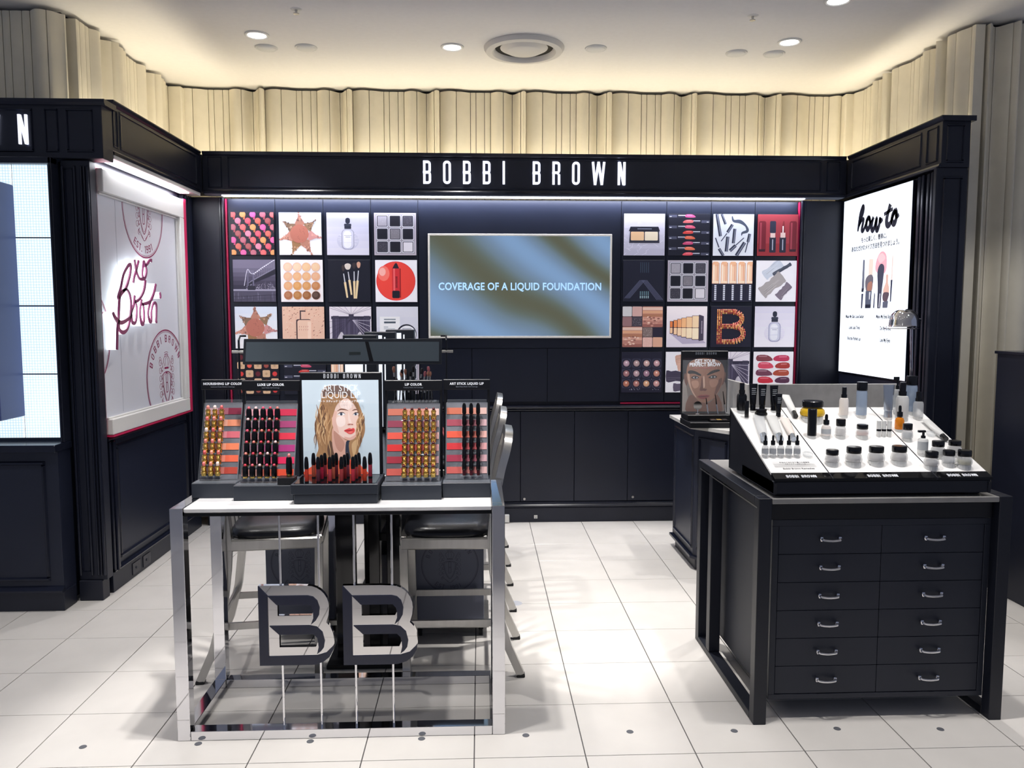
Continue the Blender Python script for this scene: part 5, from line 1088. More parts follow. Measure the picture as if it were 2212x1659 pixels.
stool((-.145, 3.56, 0), math.pi, 'brushed aluminium bar stool beside the front table, facing the crested cart')
stool((-.145, 4.33, 0), math.pi, 'brushed aluminium bar stool, middle one of the row along the aisle')
stool((-.145, 5.10, 0), math.pi, 'brushed aluminium bar stool nearest the back wall, end of the row')
stool((-.915, 3.585, 0), math.radians(7), 'brushed aluminium bar stool under the table, on the side of the crest board')

# ------------------------------------------------------------------ long makeup table behind, on black pedestals
lt = thing('makeup_table', 'long dark makeup table on black pedestals behind the display table', 'table', (-.52, 4.35, 0))
B(-.24, .24, -.90, .90, .855, .879, bev=.003).build('tabletop', 'navy_gloss', lt); B(-.21, .21, -.87, .87, .80, .855, bev=.002).build('apron', 'black', lt)
for y in (-.82, .05, .75):
    B(-.135, -.055, y, y + .10, .02, .80, bev=.003).build('pedestal', 'black_gloss', lt); B(.01, .06, y + .03, y + .10, .02, .80, bev=.003).build('pedestal', 'black_gloss', lt); B(.095, .155, y, y + .10, .02, .80, bev=.003).build('pedestal', 'black_gloss', lt)
B(-.17, .17, -.90, .90, 0, .02, bev=.003).build('base_plate', 'black', lt); B(.04, .16, -.6, .6, .5, .54, bev=.003).build('cross_rail', 'black', lt)
# crested rolling carts
def cart(x, y, label):
    t = thing('rolling_cart', label, 'cart', (x, y, 0), group='rolling carts under the makeup table')
    B(-.165, .165, -.15, .15, .075, .525, bev=.004).build('body', mat('cart_navy', (104, 108, 124), rough=.5), t)
    o = B(-.165, .165, -.158, -.150, .09, .525, bev=.002).build('front_panel', 'cart_navy', t)
    its = []; crest(its, .5, .55, .43, (70, 73, 88)); art('crest_print', its, .325, .325, PR, o, plane_front(0, -.1582, .35), step=2e-7)
    B(-.19, .19, -.16, .15, .048, .075, bev=.002).build('tray', 'steel', t)
    for sx in (-1, 1):
        for sy in (-1, 1):
            MB().cyl((sx * .15 - .009, sy * .125, .022), (sx * .15 + .009, sy * .125, .022), .022, n=16).build('wheel', 'rubber', t); B(sx * .15 - .012, sx * .15 + .012, sy * .125 - .006, sy * .125 + .012, .03, .048).build('fork', 'black', t)
    return t
cart(-.15, 3.945, 'dark rolling cart with embossed round crest between the aisle stool legs'); cart(-.888, 4.0, 'dark rolling cart with embossed round crest under the stool by the crest board')

# ------------------------------------------------------------------ things on the makeup table
mr = thing('long_mirror', 'long dark tilted mirror panel in a black frame on bent wire brackets', 'mirror', (-.66, 3.86, TZ)); MT = math.radians(-14)
pan = bpy.data.objects.new('mirror_pivot', None)
bpy.data.objects.remove(pan)
rot = Matrix.Translation((0, 0, .525)) @ Matrix.Rotation(MT, 4, 'X')
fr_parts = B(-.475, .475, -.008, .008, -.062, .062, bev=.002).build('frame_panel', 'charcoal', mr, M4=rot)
B(-.462, .462, -.0095, -.008, -.050, .046).build('glass_reflection', mat('glass_reflection', (104, 116, 124), rough=.35, spec=.4), fr_parts, M4=rot)  # flat grey-teal colour stands in for what the mirror reflects
MB().prism([(.105, .046), (.122, .046), (.148, -.05), (.128, -.05)], -.0102, -.0095, lambda u, v, d: (u, d, v)).build('dark_bar', 'black', fr_parts, M4=rot)
B(.03, .085, -.0100, -.0095, -.018, -.004).build('small_plate', mat('plate_olive', (62, 72, 72), rough=.4), fr_parts, M4=rot)
for s in (-1, 1):
    MB().tube([(s * .47, .03, .60), (s * .495, .02, .60), (s * .497, 0, .58), (s * .497, 0, .45), (s * .497, 0, .0)], .005, n=8).build('bracket', 'black_metal', mr)
    MB().cyl((s * .475, 0, .525), (s * .53, 0, .525), .007, n=12).build('knob', 'steel', mr); B(s * .5 - .03, s * .5 + .03, -.04, .04, 0, .008, bev=.002).build('foot', 'black', mr)
for k, (x, y, z1, w) in enumerate(((-.72, 4.55, 1.468, .12), (-.635, 4.78, 1.48, .115), (-.535, 4.98, 1.49, .105))):
    t = thing('light_mirror', ['glowing makeup mirror box nearest the front of the dark table', 'glowing makeup mirror box between two others on the dark table', 'glowing makeup mirror box nearest the back wall'][k], 'lighted mirror', (x, y, TZ), math.radians(0), 'glowing mirror boxes on the makeup table')
    h = z1 - TZ; B(-w / 2, w / 2 + .07, 0.0, .10, .02, h, bev=.004).build('case', 'charcoal', t); B(-w / 2 + .012, w / 2 - .008, -.004, .0, .03, h - .02).build('lit_panel', 'lamp_white', t); B(w / 2 + .005, w / 2 + .012, -.003, 0, .03, h - .03).build('edge_light', 'lamp_white', t); B(-w / 2 - .02, w / 2 + .05, -.02, .11, 0, .02, bev=.003).build('base', 'black', t)
bh = thing('brush_holder', 'black stepped holder full of makeup tools on the makeup table', 'brush holder', (-.36, 4.32, TZ))
B(-.12, .12, -.06, .10, 0, .19, bev=.003).build('block', 'black', bh); B(-.12, .12, .0, .10, .19, .23, bev=.003).build('back_step', 'black', bh)
for k in range(22):
    row = k % 2; x = -.36 - .105 + (k // 2) * .0205; y = 4.32 + (-.03 if row == 0 else .05); z = TZ + (.1903 if row == 0 else .2303); h = .13 + .045 * R.random() + (.03 if row else 0)
    kind = R.choice(['pink-tipped', 'dark-bristled', 'tan-bristled'])
    t = thing('makeup_brush', '%s makeup brush standing in the %s step of the black holder' % (kind, ('front', 'back')[row]), 'brush', (x, y, z), group='makeup brushes in the black holder'); t.rotation_euler = (0, R.uniform(-.16, .16), 0)
    MB().cyl((0, 0, 0), (0, 0, h * .7), .0028, .0034, n=8).build('handle', 'black_gloss', t); MB().cyl((0, 0, h * .7), (0, 0, h * .82), .0042, .0046, n=8).build('ferrule', 'steel', t)
    MB().lathe([(0, h * .82), (.0046, h * .82), (.0085, h * .92), (.006, h * .99), (0, h)], 10).build('bristles', cmat({'pink-tipped': (190, 110, 120), 'dark-bristled': (34, 28, 34), 'tan-bristled': (186, 130, 108)}[kind], .8), t)
for k in range(12):
    t = thing('lip_pencil', 'thin pink-striped lip pencil leaning beside the brush holder', 'pencil', (-.17 + (k % 4) * .012, 4.26 + (k // 4) * .02, TZ), group='pink striped lip pencils'); t.rotation_euler = (math.radians(-14), math.radians(-28), 0)
    MB().cyl((0, 0, .012), (0, 0, .095), .0032, n=8).build('barrel', cmat((206, 112, 120), .4), t); MB().cyl((0, 0, .0), (0, 0, .012), .0034, n=8).build('cap', 'black', t); MB().cyl((0, 0, .095), (0, 0, .11), .0032, .0004, n=8).build('tip', cmat((150, 60, 70), .5), t)
# ------------------------------------------------------------------ drawer desk with black steel frame
DK = thing('drawer_desk', 'black steel framed desk with stone top and twelve drawers', 'desk', (1.54, 2.90, 0))
DL, DR, DB = -.490, .493, .83
for s, a, b in ((-1, DL, DL + .05), (1, DR - .05, DR)):
    B(a, b, 0, .05, 0, .889, bev=.002).build('leg', 'black_metal', DK); B(a, b, DB - .05, DB, 0, .889, bev=.002).build('leg', 'black_metal', DK); B(a, b, .60, .65, .03, .862, bev=.002).build('leg', 'black_metal', DK)
    B(a, b, .05, DB - .05, .857, .889, bev=.002).build('top_rail', 'black_metal', DK); B(a, b, .05, DB - .05, 0.0, .03, bev=.002).build('base_rail', 'black_metal', DK)
    x = (a - .001) if s < 0 else (b + .001); B(min(x, x), x + .0015, .02, DB - .03, .847, .852).build('trim_line', 'steel', DK) if s < 0 else None
B(DL + .052, DR - .052, .0, DB - .01, .867, .888, bev=.002).build('stone_top', 'stone', DK)
B(DL + .06, DR - .06, .03, DB - .05, .80, .866).build('shadow_gap_box', 'black', DK)
B(DL + .072, DR - .052, .06, .70, .078, .795, bev=.002).build('cabinet', mat('desk_grey', (39, 43, 55), rough=.5), DK)
cx0, cx1 = DL + .072, DR - .052
for a, b, c, e in ((cx0, cx1, .770, .795), (cx0, cx1, .078, .098), (cx0, cx0 + .024, .098, .770), (cx1 - .022, cx1, .098, .770)): B(a, b, .045, .062, c, e, bev=.001).build('face_frame', 'desk_grey', DK)
xm = cx0 + .43
for i, (a, b) in enumerate(((cx0 + .026, xm - .001), (xm + .001, cx1 - .024))):
    for r in range(6):
        z0 = .1005 + r * .1118; d = B(a, b, .047, .062, z0, z0 + .1100, bev=.001).build('drawer', 'desk_grey', DK)
        hx = a + (b - a) * (.515 if i == 0 else .5) - .02 + (.01 if i == 0 else .02); hz_ = z0 + .062
        P_ = [(hx - .036, .047, hz_), (hx - .036, .030, hz_), (hx - .030, .022, hz_ - .003), (hx, .019, hz_ - .005), (hx + .030, .022, hz_ - .003), (hx + .036, .030, hz_), (hx + .036, .047, hz_)]
        h = MB().tube(smooth(P_, 3, closed=False), .0052, n=8)
        for s in (-1, 1): h.lathe([(0, -.010), (.006, -.0085), (.0085, 0), (.006, .0085), (0, .010)], 12, (hx + s * .036, .034, hz_))
        h.build('handle', 'chrome', d)
# ------------------------------------------------------------------ slanted tester display
SD = thing('tester_display', 'black slanted tester display with white top in three sections', 'tester display', (1.535, 2.90, .889))
fx0, fx1, fy, by = -.425, .418, .03, .56
zf, zb = .082, .283                                               # white surface: front and back height
B(fx0, fx1, fy - .015, fy + .35, .012, .062, bev=.003).build('base', 'black_metal', SD)
side = [(fy - .015, .012), (fy - .02, .055), (fy - .012, zf - .028), (by, zb - .004), (by, .012)]
for x in (fx0, fx1 - .012): MB().prism(side, x, x + .012, lambda u, v, d: (d, u, v)).build('side_panel', 'black_metal', SD)
B(fx0, fx1, by - .012, by, .012, zb - .01, bev=.002).build('back_panel', 'black_metal', SD)
for x in (fx0 + .05, fx1 - .05): B(x - .03, x + .03, .05, .5, 0, .012, bev=.002).build('foot', 'black', SD)
SLOPE = math.atan2(zb - zf, by - fy)
def slopept(x, v, up=0.0):                                          # v 0..1 from front to back along the white surface
    return (x, fy + (by - fy) * v, zf + (zb - zf) * v + up)
m = mat('white_added_glow', (246, 244, 242), rough=.25, emit=.08, ecol=(255, 252, 248))  # slight emission added to brighten the spot-lit white top
secs = [(fx0, fx0 + .222), (fx0 + .226, fx0 + .626), (fx0 + .630, fx1)]
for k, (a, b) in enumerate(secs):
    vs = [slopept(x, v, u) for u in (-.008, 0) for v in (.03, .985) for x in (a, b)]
    MB().add(vs, [(0, 2, 3, 1), (4, 5, 7, 6), (0, 1, 5, 4), (2, 6, 7, 3), (0, 4, 6, 2), (1, 3, 7, 5)]).build('white_panel', 'white_added_glow', SD)
    vs = [slopept(x, v, u) for u in (-.01, 0.001) for v in (-.045, .03) for x in (a, b)]
    st = MB().add(vs, [(0, 2, 3, 1), (4, 5, 7, 6), (0, 1, 5, 4), (2, 6, 7, 3), (0, 4, 6, 2), (1, 3, 7, 5)]).build('front_strip', 'black_gloss', SD)
    xc = (a + b) / 2 - (.0 if k else .0); o_ = slopept(xc, -.022, .0016); Mx = Matrix.Translation(o_) @ Matrix.Rotation(SLOPE, 4, 'X')
    letters(st, 'BOBBI BROWN', .0112, .0082, .0165, .0021, Mx @ Matrix.Translation((-.062, -.006, 0)), 'txt_white', .0006, name='strip_text', join=True, gap=.55)
for x in (fx0 + .224, fx0 + .628):
    vs = [slopept(x + q, v, u) for u in (-.008, .0012) for v in (-.045, .985) for q in (-.0019, .0019)]
    MB().add(vs, [(0, 2, 3, 1), (4, 5, 7, 6), (0, 1, 5, 4), (2, 6, 7, 3), (0, 4, 6, 2), (1, 3, 7, 5)]).build('divider', 'black_metal', SD)
M_ = lambda x, v, u=.0008: Matrix.Translation(slopept(x, v, u)) @ Matrix.Rotation(SLOPE, 4, 'X')
mat('txt_soft', (110, 108, 112), rough=.6)
text('panel_text', 'Bobbi Brown Remedies', .013, 'txt_soft', SD, M_(fx0 + .118, .075)); text('panel_text', 'Extras', .010, 'txt_soft', SD, M_(fx0 + .42, .12)); text('panel_text', 'Hydrate', .010, 'txt_soft', SD, M_(fx1 - .1, .12)); text('panel_text', 'Prep', .010, 'txt_soft', SD, M_(fx0 + .07, .52))
# --- bottles, jars and tubes on it
def on_slope(px, py, up=0.0):                                               # photograph pixel -> point on the white surface (world)
    cp, sp, cyw, syw = math.cos(PITCH), math.sin(PITCH), math.cos(YAW), math.sin(YAW)
    f = Vector((syw * cp, cyw * cp, -sp)); r = Vector((cyw, -syw, 0)); dn = f.cross(r); d = f + r * ((px - 1106) / FPX) + dn * ((py - 829.5) / FPX)
    p0 = Vector(slopept(0, 0)) + Vector(SD.location) + Vector((0, 0, up)); p1 = Vector(slopept(0, 1)) + Vector(SD.location) + Vector((0, 0, up)); n = Vector((1, 0, 0)).cross(p1 - p0)
    k = (p0 - Vector((0, 0, CAM_H))).dot(n) / d.dot(n); p = Vector((0, 0, CAM_H)) + d * k
    return p, d.length * k / FPX / d.length
mat('liquid_white', (240, 232, 226), rough=.3); mat('liquid_yellow', (222, 178, 40), rough=.2); mat('liquid_amber', (214, 124, 24), rough=.12, emit=.06); mat('clear_blue', (170, 188, 212), rough=.08, alpha=.75); mat('clear', (236, 238, 240), rough=.06, alpha=.45); mat('silver_tube', (170, 178, 190), rough=.25, metal=.7); mat('cap_black', (14, 15, 20), rough=.22); mat('label_grey', (186, 190, 194), rough=.6)
def bottle(px, py, hpx, wpx, kind, body, label, name='bottle', cat='bottle', cap='cap_black', group=None, fill=None, tag_=True):
    p, s = on_slope(px, py); h, r = hpx * s, wpx * s / 2; rb = r * (.66 if kind == 'tube' else .9)
    p, s = on_slope(px, py, 2 * rb * math.tan(SLOPE)); t = thing(name, label, cat, (p.x, p.y + rb, p.z + .0014), group=group)
    n_ = 16; rg = [(rb * math.cos(2 * math.pi * i / n_), rb * math.sin(2 * math.pi * i / n_)) for i in range(n_)]   # wedge riser that levels it on the slope
    MB().add([(x, y, -.0001) for x, y in rg] + [(x, y, (y - rb) * math.tan(SLOPE) - .0001) for x, y in rg], [(i, (i + 1) % n_, n_ + (i + 1) % n_, n_ + i) for i in range(n_)] + [tuple(range(n_)), tuple(range(2 * n_ - 1, n_ - 1, -1))]).build('riser', 'plastic_white', t)
    def lt(nm, prof, m, n=18, sx=1, sy=1): return MB().lathe([(q * r, z * h) for q, z in prof], n, sx=sx, sy=sy).build(nm, m, t)
    if kind == 'jar':
        lt('glass', [(0, 0), (.8, 0), (1.0, .06), (1.05, .2), (.98, .42), (.78, .56), (.78, .6), (0, .6)], body); lt('lid', [(0, .58), (.86, .58), (.9, .62), (.9, .95), (.84, 1.0), (0, 1.0)], cap)
        if fill: lt('cream', [(0, .05), (.78, .06), (.88, .2), (.82, .38), (0, .4)], fill)
    elif kind == 'dropper':
        lt('glass', [(0, 0), (.86, 0), (1, .04), (1, .36), (.8, .46), (.45, .5), (.45, .54), (0, .54)], body); lt('collar', [(0, .52), (.62, .52), (.62, .72), (.5, .73), (0, .73)], cap); lt('bulb', [(0, .72), (.32, .73), (.34, .86), (.28, .97), (0, 1.0)], cap)
        lt('label', [(1.01, .1), (1.015, .1), (1.015, .32), (1.01, .32)], 'label_grey') if tag_ else None
    elif kind == 'spray':
        lt('bottle_body', [(0, 0), (.9, 0), (1, .03), (1, .52), (.85, .60), (.5, .62), (0, .62)], body); lt('collar', [(0, .62), (.6, .62), (.62, .74), (0, .74)], cap); lt('nozzle', [(0, .74), (.5, .74), (.5, .97), (.44, 1.0), (0, 1.0)], cap)
    elif kind == 'flat':
        lt('bottle_body', [(0, 0), (.92, 0), (1, .02), (1, .68), (.9, .74), (.7, .75), (0, .75)], body); lt('cap', [(0, .75), (.96, .75), (.98, .77), (.98, .98), (.94, 1.0), (0, 1.0)], cap)
        if fill: lt('liquid', [(0, .01), (.9, .02), (.9, .3), (0, .3)], fill)
    elif kind == 'stick':
        lt('bottle_body', [(0, 0), (.95, 0), (1, .01), (1, .99), (.95, 1.0), (0, 1.0)], body)
        if fill: lt('band', [(1.01, .30), (1.03, .30), (1.03, .44), (1.01, .44)], fill)
    elif kind == 'pump':
        lt('bottle_body', [(0, 0), (.92, 0), (1, .02), (1, .56), (.8, .62), (.4, .64), (0, .64)], body); lt('collar', [(0, .63), (.45, .63), (.45, .74), (0, .74)], cap)
        B(-r * .18, r * .18, -r * .18, r * .18, .74 * h, .88 * h).build('stem', cap, t); B(-r * 1.1, r * .4, -r * .3, r * .3, .88 * h, .97 * h, bev=.001).build('pump_head', cap, t)
        lt('label', [(1.01, .15), (1.015, .15), (1.015, .5), (1.01, .5)], 'label_grey') if tag_ else None
    elif kind == 'tube':                                            # tube standing on its cap, crimped top
        mb = MB(); n = 16; vs = []
        for wd, dp, z in ((.62, .62, .2), (.72, .68, .24), (.85, .5, .6), (1.0, .12, .97), (1.0, .10, 1.0)): vs += [(r * wd * math.cos(2 * math.pi * i / n), r * dp * math.sin(2 * math.pi * i / n), z * h) for i in range(n)]
        mb.add(vs, [(j * n + i, j * n + (i + 1) % n, (j + 1) * n + (i + 1) % n, (j + 1) * n + i) for j in range(4) for i in range(n)] + [tuple(range(n))[::-1], tuple(4 * n + i for i in range(n))], True); mb.build('tube_body', body, t)
        lt('cap', [(0, 0), (.66, 0), (.68, .02), (.64, .2), (0, .2)], cap)
        if body == 'cap_black':
            for j in range(4): B(-r * .55, r * (.5 - .1 * (j % 2)), -r * .60 - .0006, -r * .60, h * (.82 - j * .07), h * (.84 - j * .07)).build('print_line', 'label_grey', t)
    return t
def lying(px0, py0, px1, py1, wpx, body, label, cap='cap_black'):   # tube lying down the slope, cap at the lower end
    p, s = on_slope(px0, py0); q, _s = on_slope(px1, py1); r = wpx * s / 2; d = q - p; L = d.length; t = thing('cream_tube', label, 'tube', (q.x, q.y, q.z + .0005)); ez = -d.normalized(); nz = Vector((0, -math.sin(SLOPE), math.cos(SLOPE)))
    M4 = Matrix.Identity(4); ex = ez.cross(nz).normalized(); ny = ex.cross(ez)
    for i in range(3): M4[i][0], M4[i][1], M4[i][2] = ex[i], -ny[i] if 0 else ny[i], ez[i]
    off = Matrix.Translation(nz * r * .62) @ M4; mb = MB(); n = 16; vs = []
    for wd, dp, z in ((.55, .55, .18), (.75, .6, .24), (.9, .4, .6), (1.0, .06, 1.0)): vs += [(r * wd * math.cos(2 * math.pi * i / n), r * dp * math.sin(2 * math.pi * i / n), z * L) for i in range(n)]
    mb.add(vs, [(j * n + i, j * n + (i + 1) % n, (j + 1) * n + (i + 1) % n, (j + 1) * n + i) for j in range(3) for i in range(n)] + [tuple(range(n))[::-1], tuple(3 * n + i for i in range(n))], True); mb.build('tube_body', body, t, M4=off)
    MB().lathe([(0, 0), (.56 * r, 0), (.58 * r, .01 * L), (.55 * r, .19 * L), (0, .19 * L)], 14).build('cap', cap, t, M4=off)
# first section
bottle(1605, 888, 59, 21, 'spray', 'cap_black', 'black spray bottle standing on the white tester top beside black tubes', 'spray_bottle')
bottle(1614, 903, 36, 9, 'stick', 'cap_black', 'thin black cylinder in front of the black spray bottle', 'concealer_stick', 'stick')
bottle(1628, 888, 58, 18, 'tube', 'cap_black', 'tall black tube next to the black spray bottle', 'cream_tube', 'tube')
bottle(1648, 890, 58, 18, 'tube', 'cap_black', 'tall black tube standing between two others behind a black pot', 'cream_tube', 'tube')
bottle(1648, 899, 14, 26, 'jar', 'cap_black', 'low black pot at the foot of the middle black tube', 'pot', 'pot')
bottle(1673, 888, 54, 18, 'tube', 'cap_black', 'tall black tube behind the small black tube', 'cream_tube', 'tube')
bottle(1683, 902, 50, 15, 'tube', 'cap_black', 'small black tube standing in front of a taller one', 'cream_tube', 'tube')
lying(1695, 858, 1718, 905, 18, 'plastic_white', 'white tube lying on the slope with a black cap, next to the yellow jar')
lying(1637, 903, 1650, 957, 24, 'clear', 'clear tube lying on the slope beside the dropper bottles', 'silver_tube'); lying(1665, 905, 1685, 957, 24, 'plastic_white', 'white tube lying between two clear tubes above the dropper bottles', 'silver_tube'); lying(1693, 908, 1714, 955, 20, 'liquid_white', 'cream coloured tube lying on the slope with a grey cap', 'silver_tube')
for k, x in enumerate((1655, 1671.5, 1688.5, 1706, 1724)): bottle(x, 986, 45, 14.5, 'dropper', 'clear', ['clear dropper bottle with a yellow label at the end of the row of five', 'clear dropper bottle, second from the yellow labelled one', 'clear dropper bottle in the middle of the row of five', 'clear dropper bottle, second from the glass dish', 'clear dropper bottle next to the round glass dish'][k], 'dropper_bottle', group='five small dropper bottles', fill=None)
t = thing('glass_dish', 'small round clear dish beside the row of dropper bottles', 'dish', tuple(on_slope(1744, 985)[0])); t.rotation_euler = (SLOPE, 0, 0); MB().lathe([(0, 0), (.014, 0), (.018, .004), (.02, .011), (.0185, .011), (.016, .005), (.012, .003), (0, .003)], 24).build('dish', 'glass', t)
t = thing('sign_block', 'clear acrylic sign block with Japanese text in front of the dropper bottles', 'sign block', tuple(on_slope(1719, 1009)[0])); t.rotation_euler = (SLOPE, 0, 0); o = B(-.083, .083, -.004, .028, 0, .008, bev=.001).build('block', 'acrylic', t)
text('sign_text', '肌悩みに合わせて選べる美容液', .0085, 'txt_soft', t, Matrix.Translation((0, .017, .0086))); text('sign_text', 'スキンケアレメディーズ', .0075, 'txt_soft', t, Matrix.Translation((0, .006, .0086)))
# middle section
bottle(1764, 902, 33, 49, 'jar', 'liquid_yellow', 'large round yellow jar with a black lid', 'cream_jar', 'jar'); bottle(1757, 943, 58, 19, 'stick', 'cap_black', 'tall black cylinder in front of the yellow jar', 'concealer_stick', 'stick'); bottle(1788, 943, 47, 20, 'dropper', 'liquid_white', 'milky dropper bottle beside the tall black cylinder', 'dropper_bottle')
bottle(1820, 943, 36, 22, 'jar', 'clear', 'clear jar with tall black lid beside the milky dropper bottle', 'cream_jar', 'jar', fill='liquid_white'); bottle(1826, 898, 60, 19, 'spray', 'liquid_white', 'white spray bottle with black top beside the tall clear bottle', 'spray_bottle'); bottle(1865, 898, 71, 22, 'flat', 'clear_blue', 'tall clear bluish bottle with a flat black cap', 'lotion_bottle')
bottle(1868, 943, 24, 26, 'jar', 'clear', 'small pink-filled jar with a black lid', 'cream_jar', 'jar', fill=cmat((222, 168, 150), .4))
for k, x in enumerate((1900, 1911, 1922.5)): bottle(x, 942, 32, 9.5, 'stick', 'plastic_white', 'small white stick with a black band, one of three side by side', 'balm_stick', 'stick', group='three white sticks', fill='cap_black')
for k, (x, y, hh, w) in enumerate(((1803, 1001, 27, 29), (1851, 1001, 33, 34), (1900, 999, 32, 34), (1950, 998, 32, 34))): bottle(x, y, hh, w, 'jar', 'clear', ['smallest of four clear cream jars along the front of the middle section', 'clear cream jar next to the smallest of the front row', 'clear cream jar, third of the front row of four', 'clear cream jar nearest the divider strip in the front row'][k], 'cream_jar', 'jar', group='four cream jars in the front row', fill='liquid_white')
# third section
bottle(1922, 903, 70, 25, 'tube', 'silver_tube', 'silver grey tube standing beside the pump bottles', 'cream_tube', 'tube', cap='silver_tube'); bottle(1940, 893, 80, 15, 'pump', 'clear', 'slim clear pump bottle behind the silver tube', 'pump_bottle'); bottle(1954, 903, 75, 26, 'spray', 'plastic_white', 'white lotion bottle with a black top and printed letters', 'lotion_bottle')
bottle(1973, 890, 76, 23, 'flat', 'clear_blue', 'large clear bottle with a black cap behind the white lotion bottle', 'lotion_bottle'); bottle(1988, 902, 54, 21, 'spray', 'clear', 'clear square-shouldered bottle with black top at the end of the back row', 'lotion_bottle'); bottle(1947, 929, 52, 19, 'dropper', 'liquid_amber', 'amber orange bottle with a black dropper top', 'dropper_bottle', tag_=False)
bottle(1965, 949, 32, 22, 'jar', 'clear', 'clear jar with black lid beside the amber bottle', 'cream_jar', 'jar', fill='label_grey'); bottle(1998, 981, 51, 21, 'pump', 'plastic_white', 'white pump bottle with a black pump and grey label', 'pump_bottle'); lying(1998, 912, 2042, 955, 20, 'plastic_white', 'white tube lying on the end section with a split black cap')
t = thing('glass_dish', 'small round clear dish behind the white pump bottle', 'dish', tuple(on_slope(2010, 940)[0])); t.rotation_euler = (SLOPE, 0, 0); MB().lathe([(0, 0), (.014, 0), (.018, .004), (.02, .011), (.0185, .011), (.016, .005), (.012, .003), (0, .003)], 24).build('dish', 'glass', t)
for k, (x, y, hh, w, fl2) in enumerate(((2033, 984, 29, 28, 'plastic_white'), (2069, 980, 26, 28, 'liquid_white'), (2019, 1009, 31, 30, 'liquid_white'), (2056, 1003, 28, 27, 'clear'), (2091, 1007, 32, 31, cmat((206, 196, 140), .3)))): bottle(x, y, hh, w, 'jar', 'clear', ['white cream jar behind two clear jars beside the white pump bottle', 'cream jar behind the pale yellow jar at the corner', 'clear cream jar standing in front of the white pump bottle', 'clear jar between a cream jar and the pale yellow jar', 'pale yellow jar with black lid at the front corner'][k], 'cream_jar', 'jar', group='five jars of the end section', fill=fl2)

# ------------------------------------------------------------------ counter behind, with brow display, stone upstand and desk lamp
ct = thing('corner_counter', 'navy panelled counter with chamfered stone top behind the drawer desk', 'counter', (1.95, 4.9, 0))
poly = [(-.66, .42), (-.66, -.12), (-.50, -.36), (.56, -.36), (.74, -.2), (.74, .42)]
MB().prism(poly, .885, .905, lambda u, v, d: (u, v, d)).build('stone_top', 'stone_light', ct)
ins = [(x * .955, y * .95) for x, y in poly]; MB().prism(ins, .09, .884, lambda u, v, d: (u, v, d)).build('cabinet', 'navy_panel', ct); MB().prism([(x * .985, y * .985) for x, y in poly], .075, .09, lambda u, v, d: (u, v, d)).build('base_moulding', 'navy_gloss', ct); MB().prism([(x * .93, y * .92) for x, y in poly], 0, .075, lambda u, v, d: (u, v, d)).build('plinth', 'navy', ct)
moulded('panel_moulding', ct, 'navy_gloss', lambda u, v, d: (-.6303 - d, u, v), -.10, .36, .13, .84, .018, .01)
dv = Vector((.16, -.24, 0)).normalized(); pv = Vector((-.24, -.16, 0)).normalized(); c0 = Vector((-.6303, -.114, 0))
moulded('panel_moulding', ct, 'navy_gloss', lambda u, v, d: tuple(c0 + dv * u + pv * d + Vector((0, 0, v))), .03, .25, .13, .84, .018, .01)
moulded('panel_moulding', ct, 'navy_gloss', lambda u, v, d: (u, -.342 - d, v), -.44, .44, .13, .84, .018, .01)
us = thing('stone_upstand', 'pale grey stone upstand standing on the counter behind the tester display', 'upstand', (1.95, 4.64, .905))
B(-.36, .56, 0, .02, 0, .265, bev=.002).build('front_slab', 'stone_light', us); B(-.36, -.34, .022, .52, 0, .265, bev=.002).build('side_slab', 'stone_light', us)
bd2 = thing('brow_display', 'black counter display with a close-up face poster and tools on its tray', 'poster display', (1.395, 4.80, .905))
B(-.14, .14, -.14, .10, 0, .035, bev=.003).build('tray_base', 'black', bd2); B(-.135, .135, -.06, .10, .036, .07, bev=.003).build('tray_step', 'black', bd2)
f2 = B(-.146, .146, .06, .085, .07, .455, bev=.003).build('poster_frame', 'black', bd2)
q2 = lambda pts, k=4: smooth(pz(pts, 175, 165, 480, 575), k)
SK2, SD2, SL2 = (150, 108, 88), (110, 74, 62), (186, 142, 120)
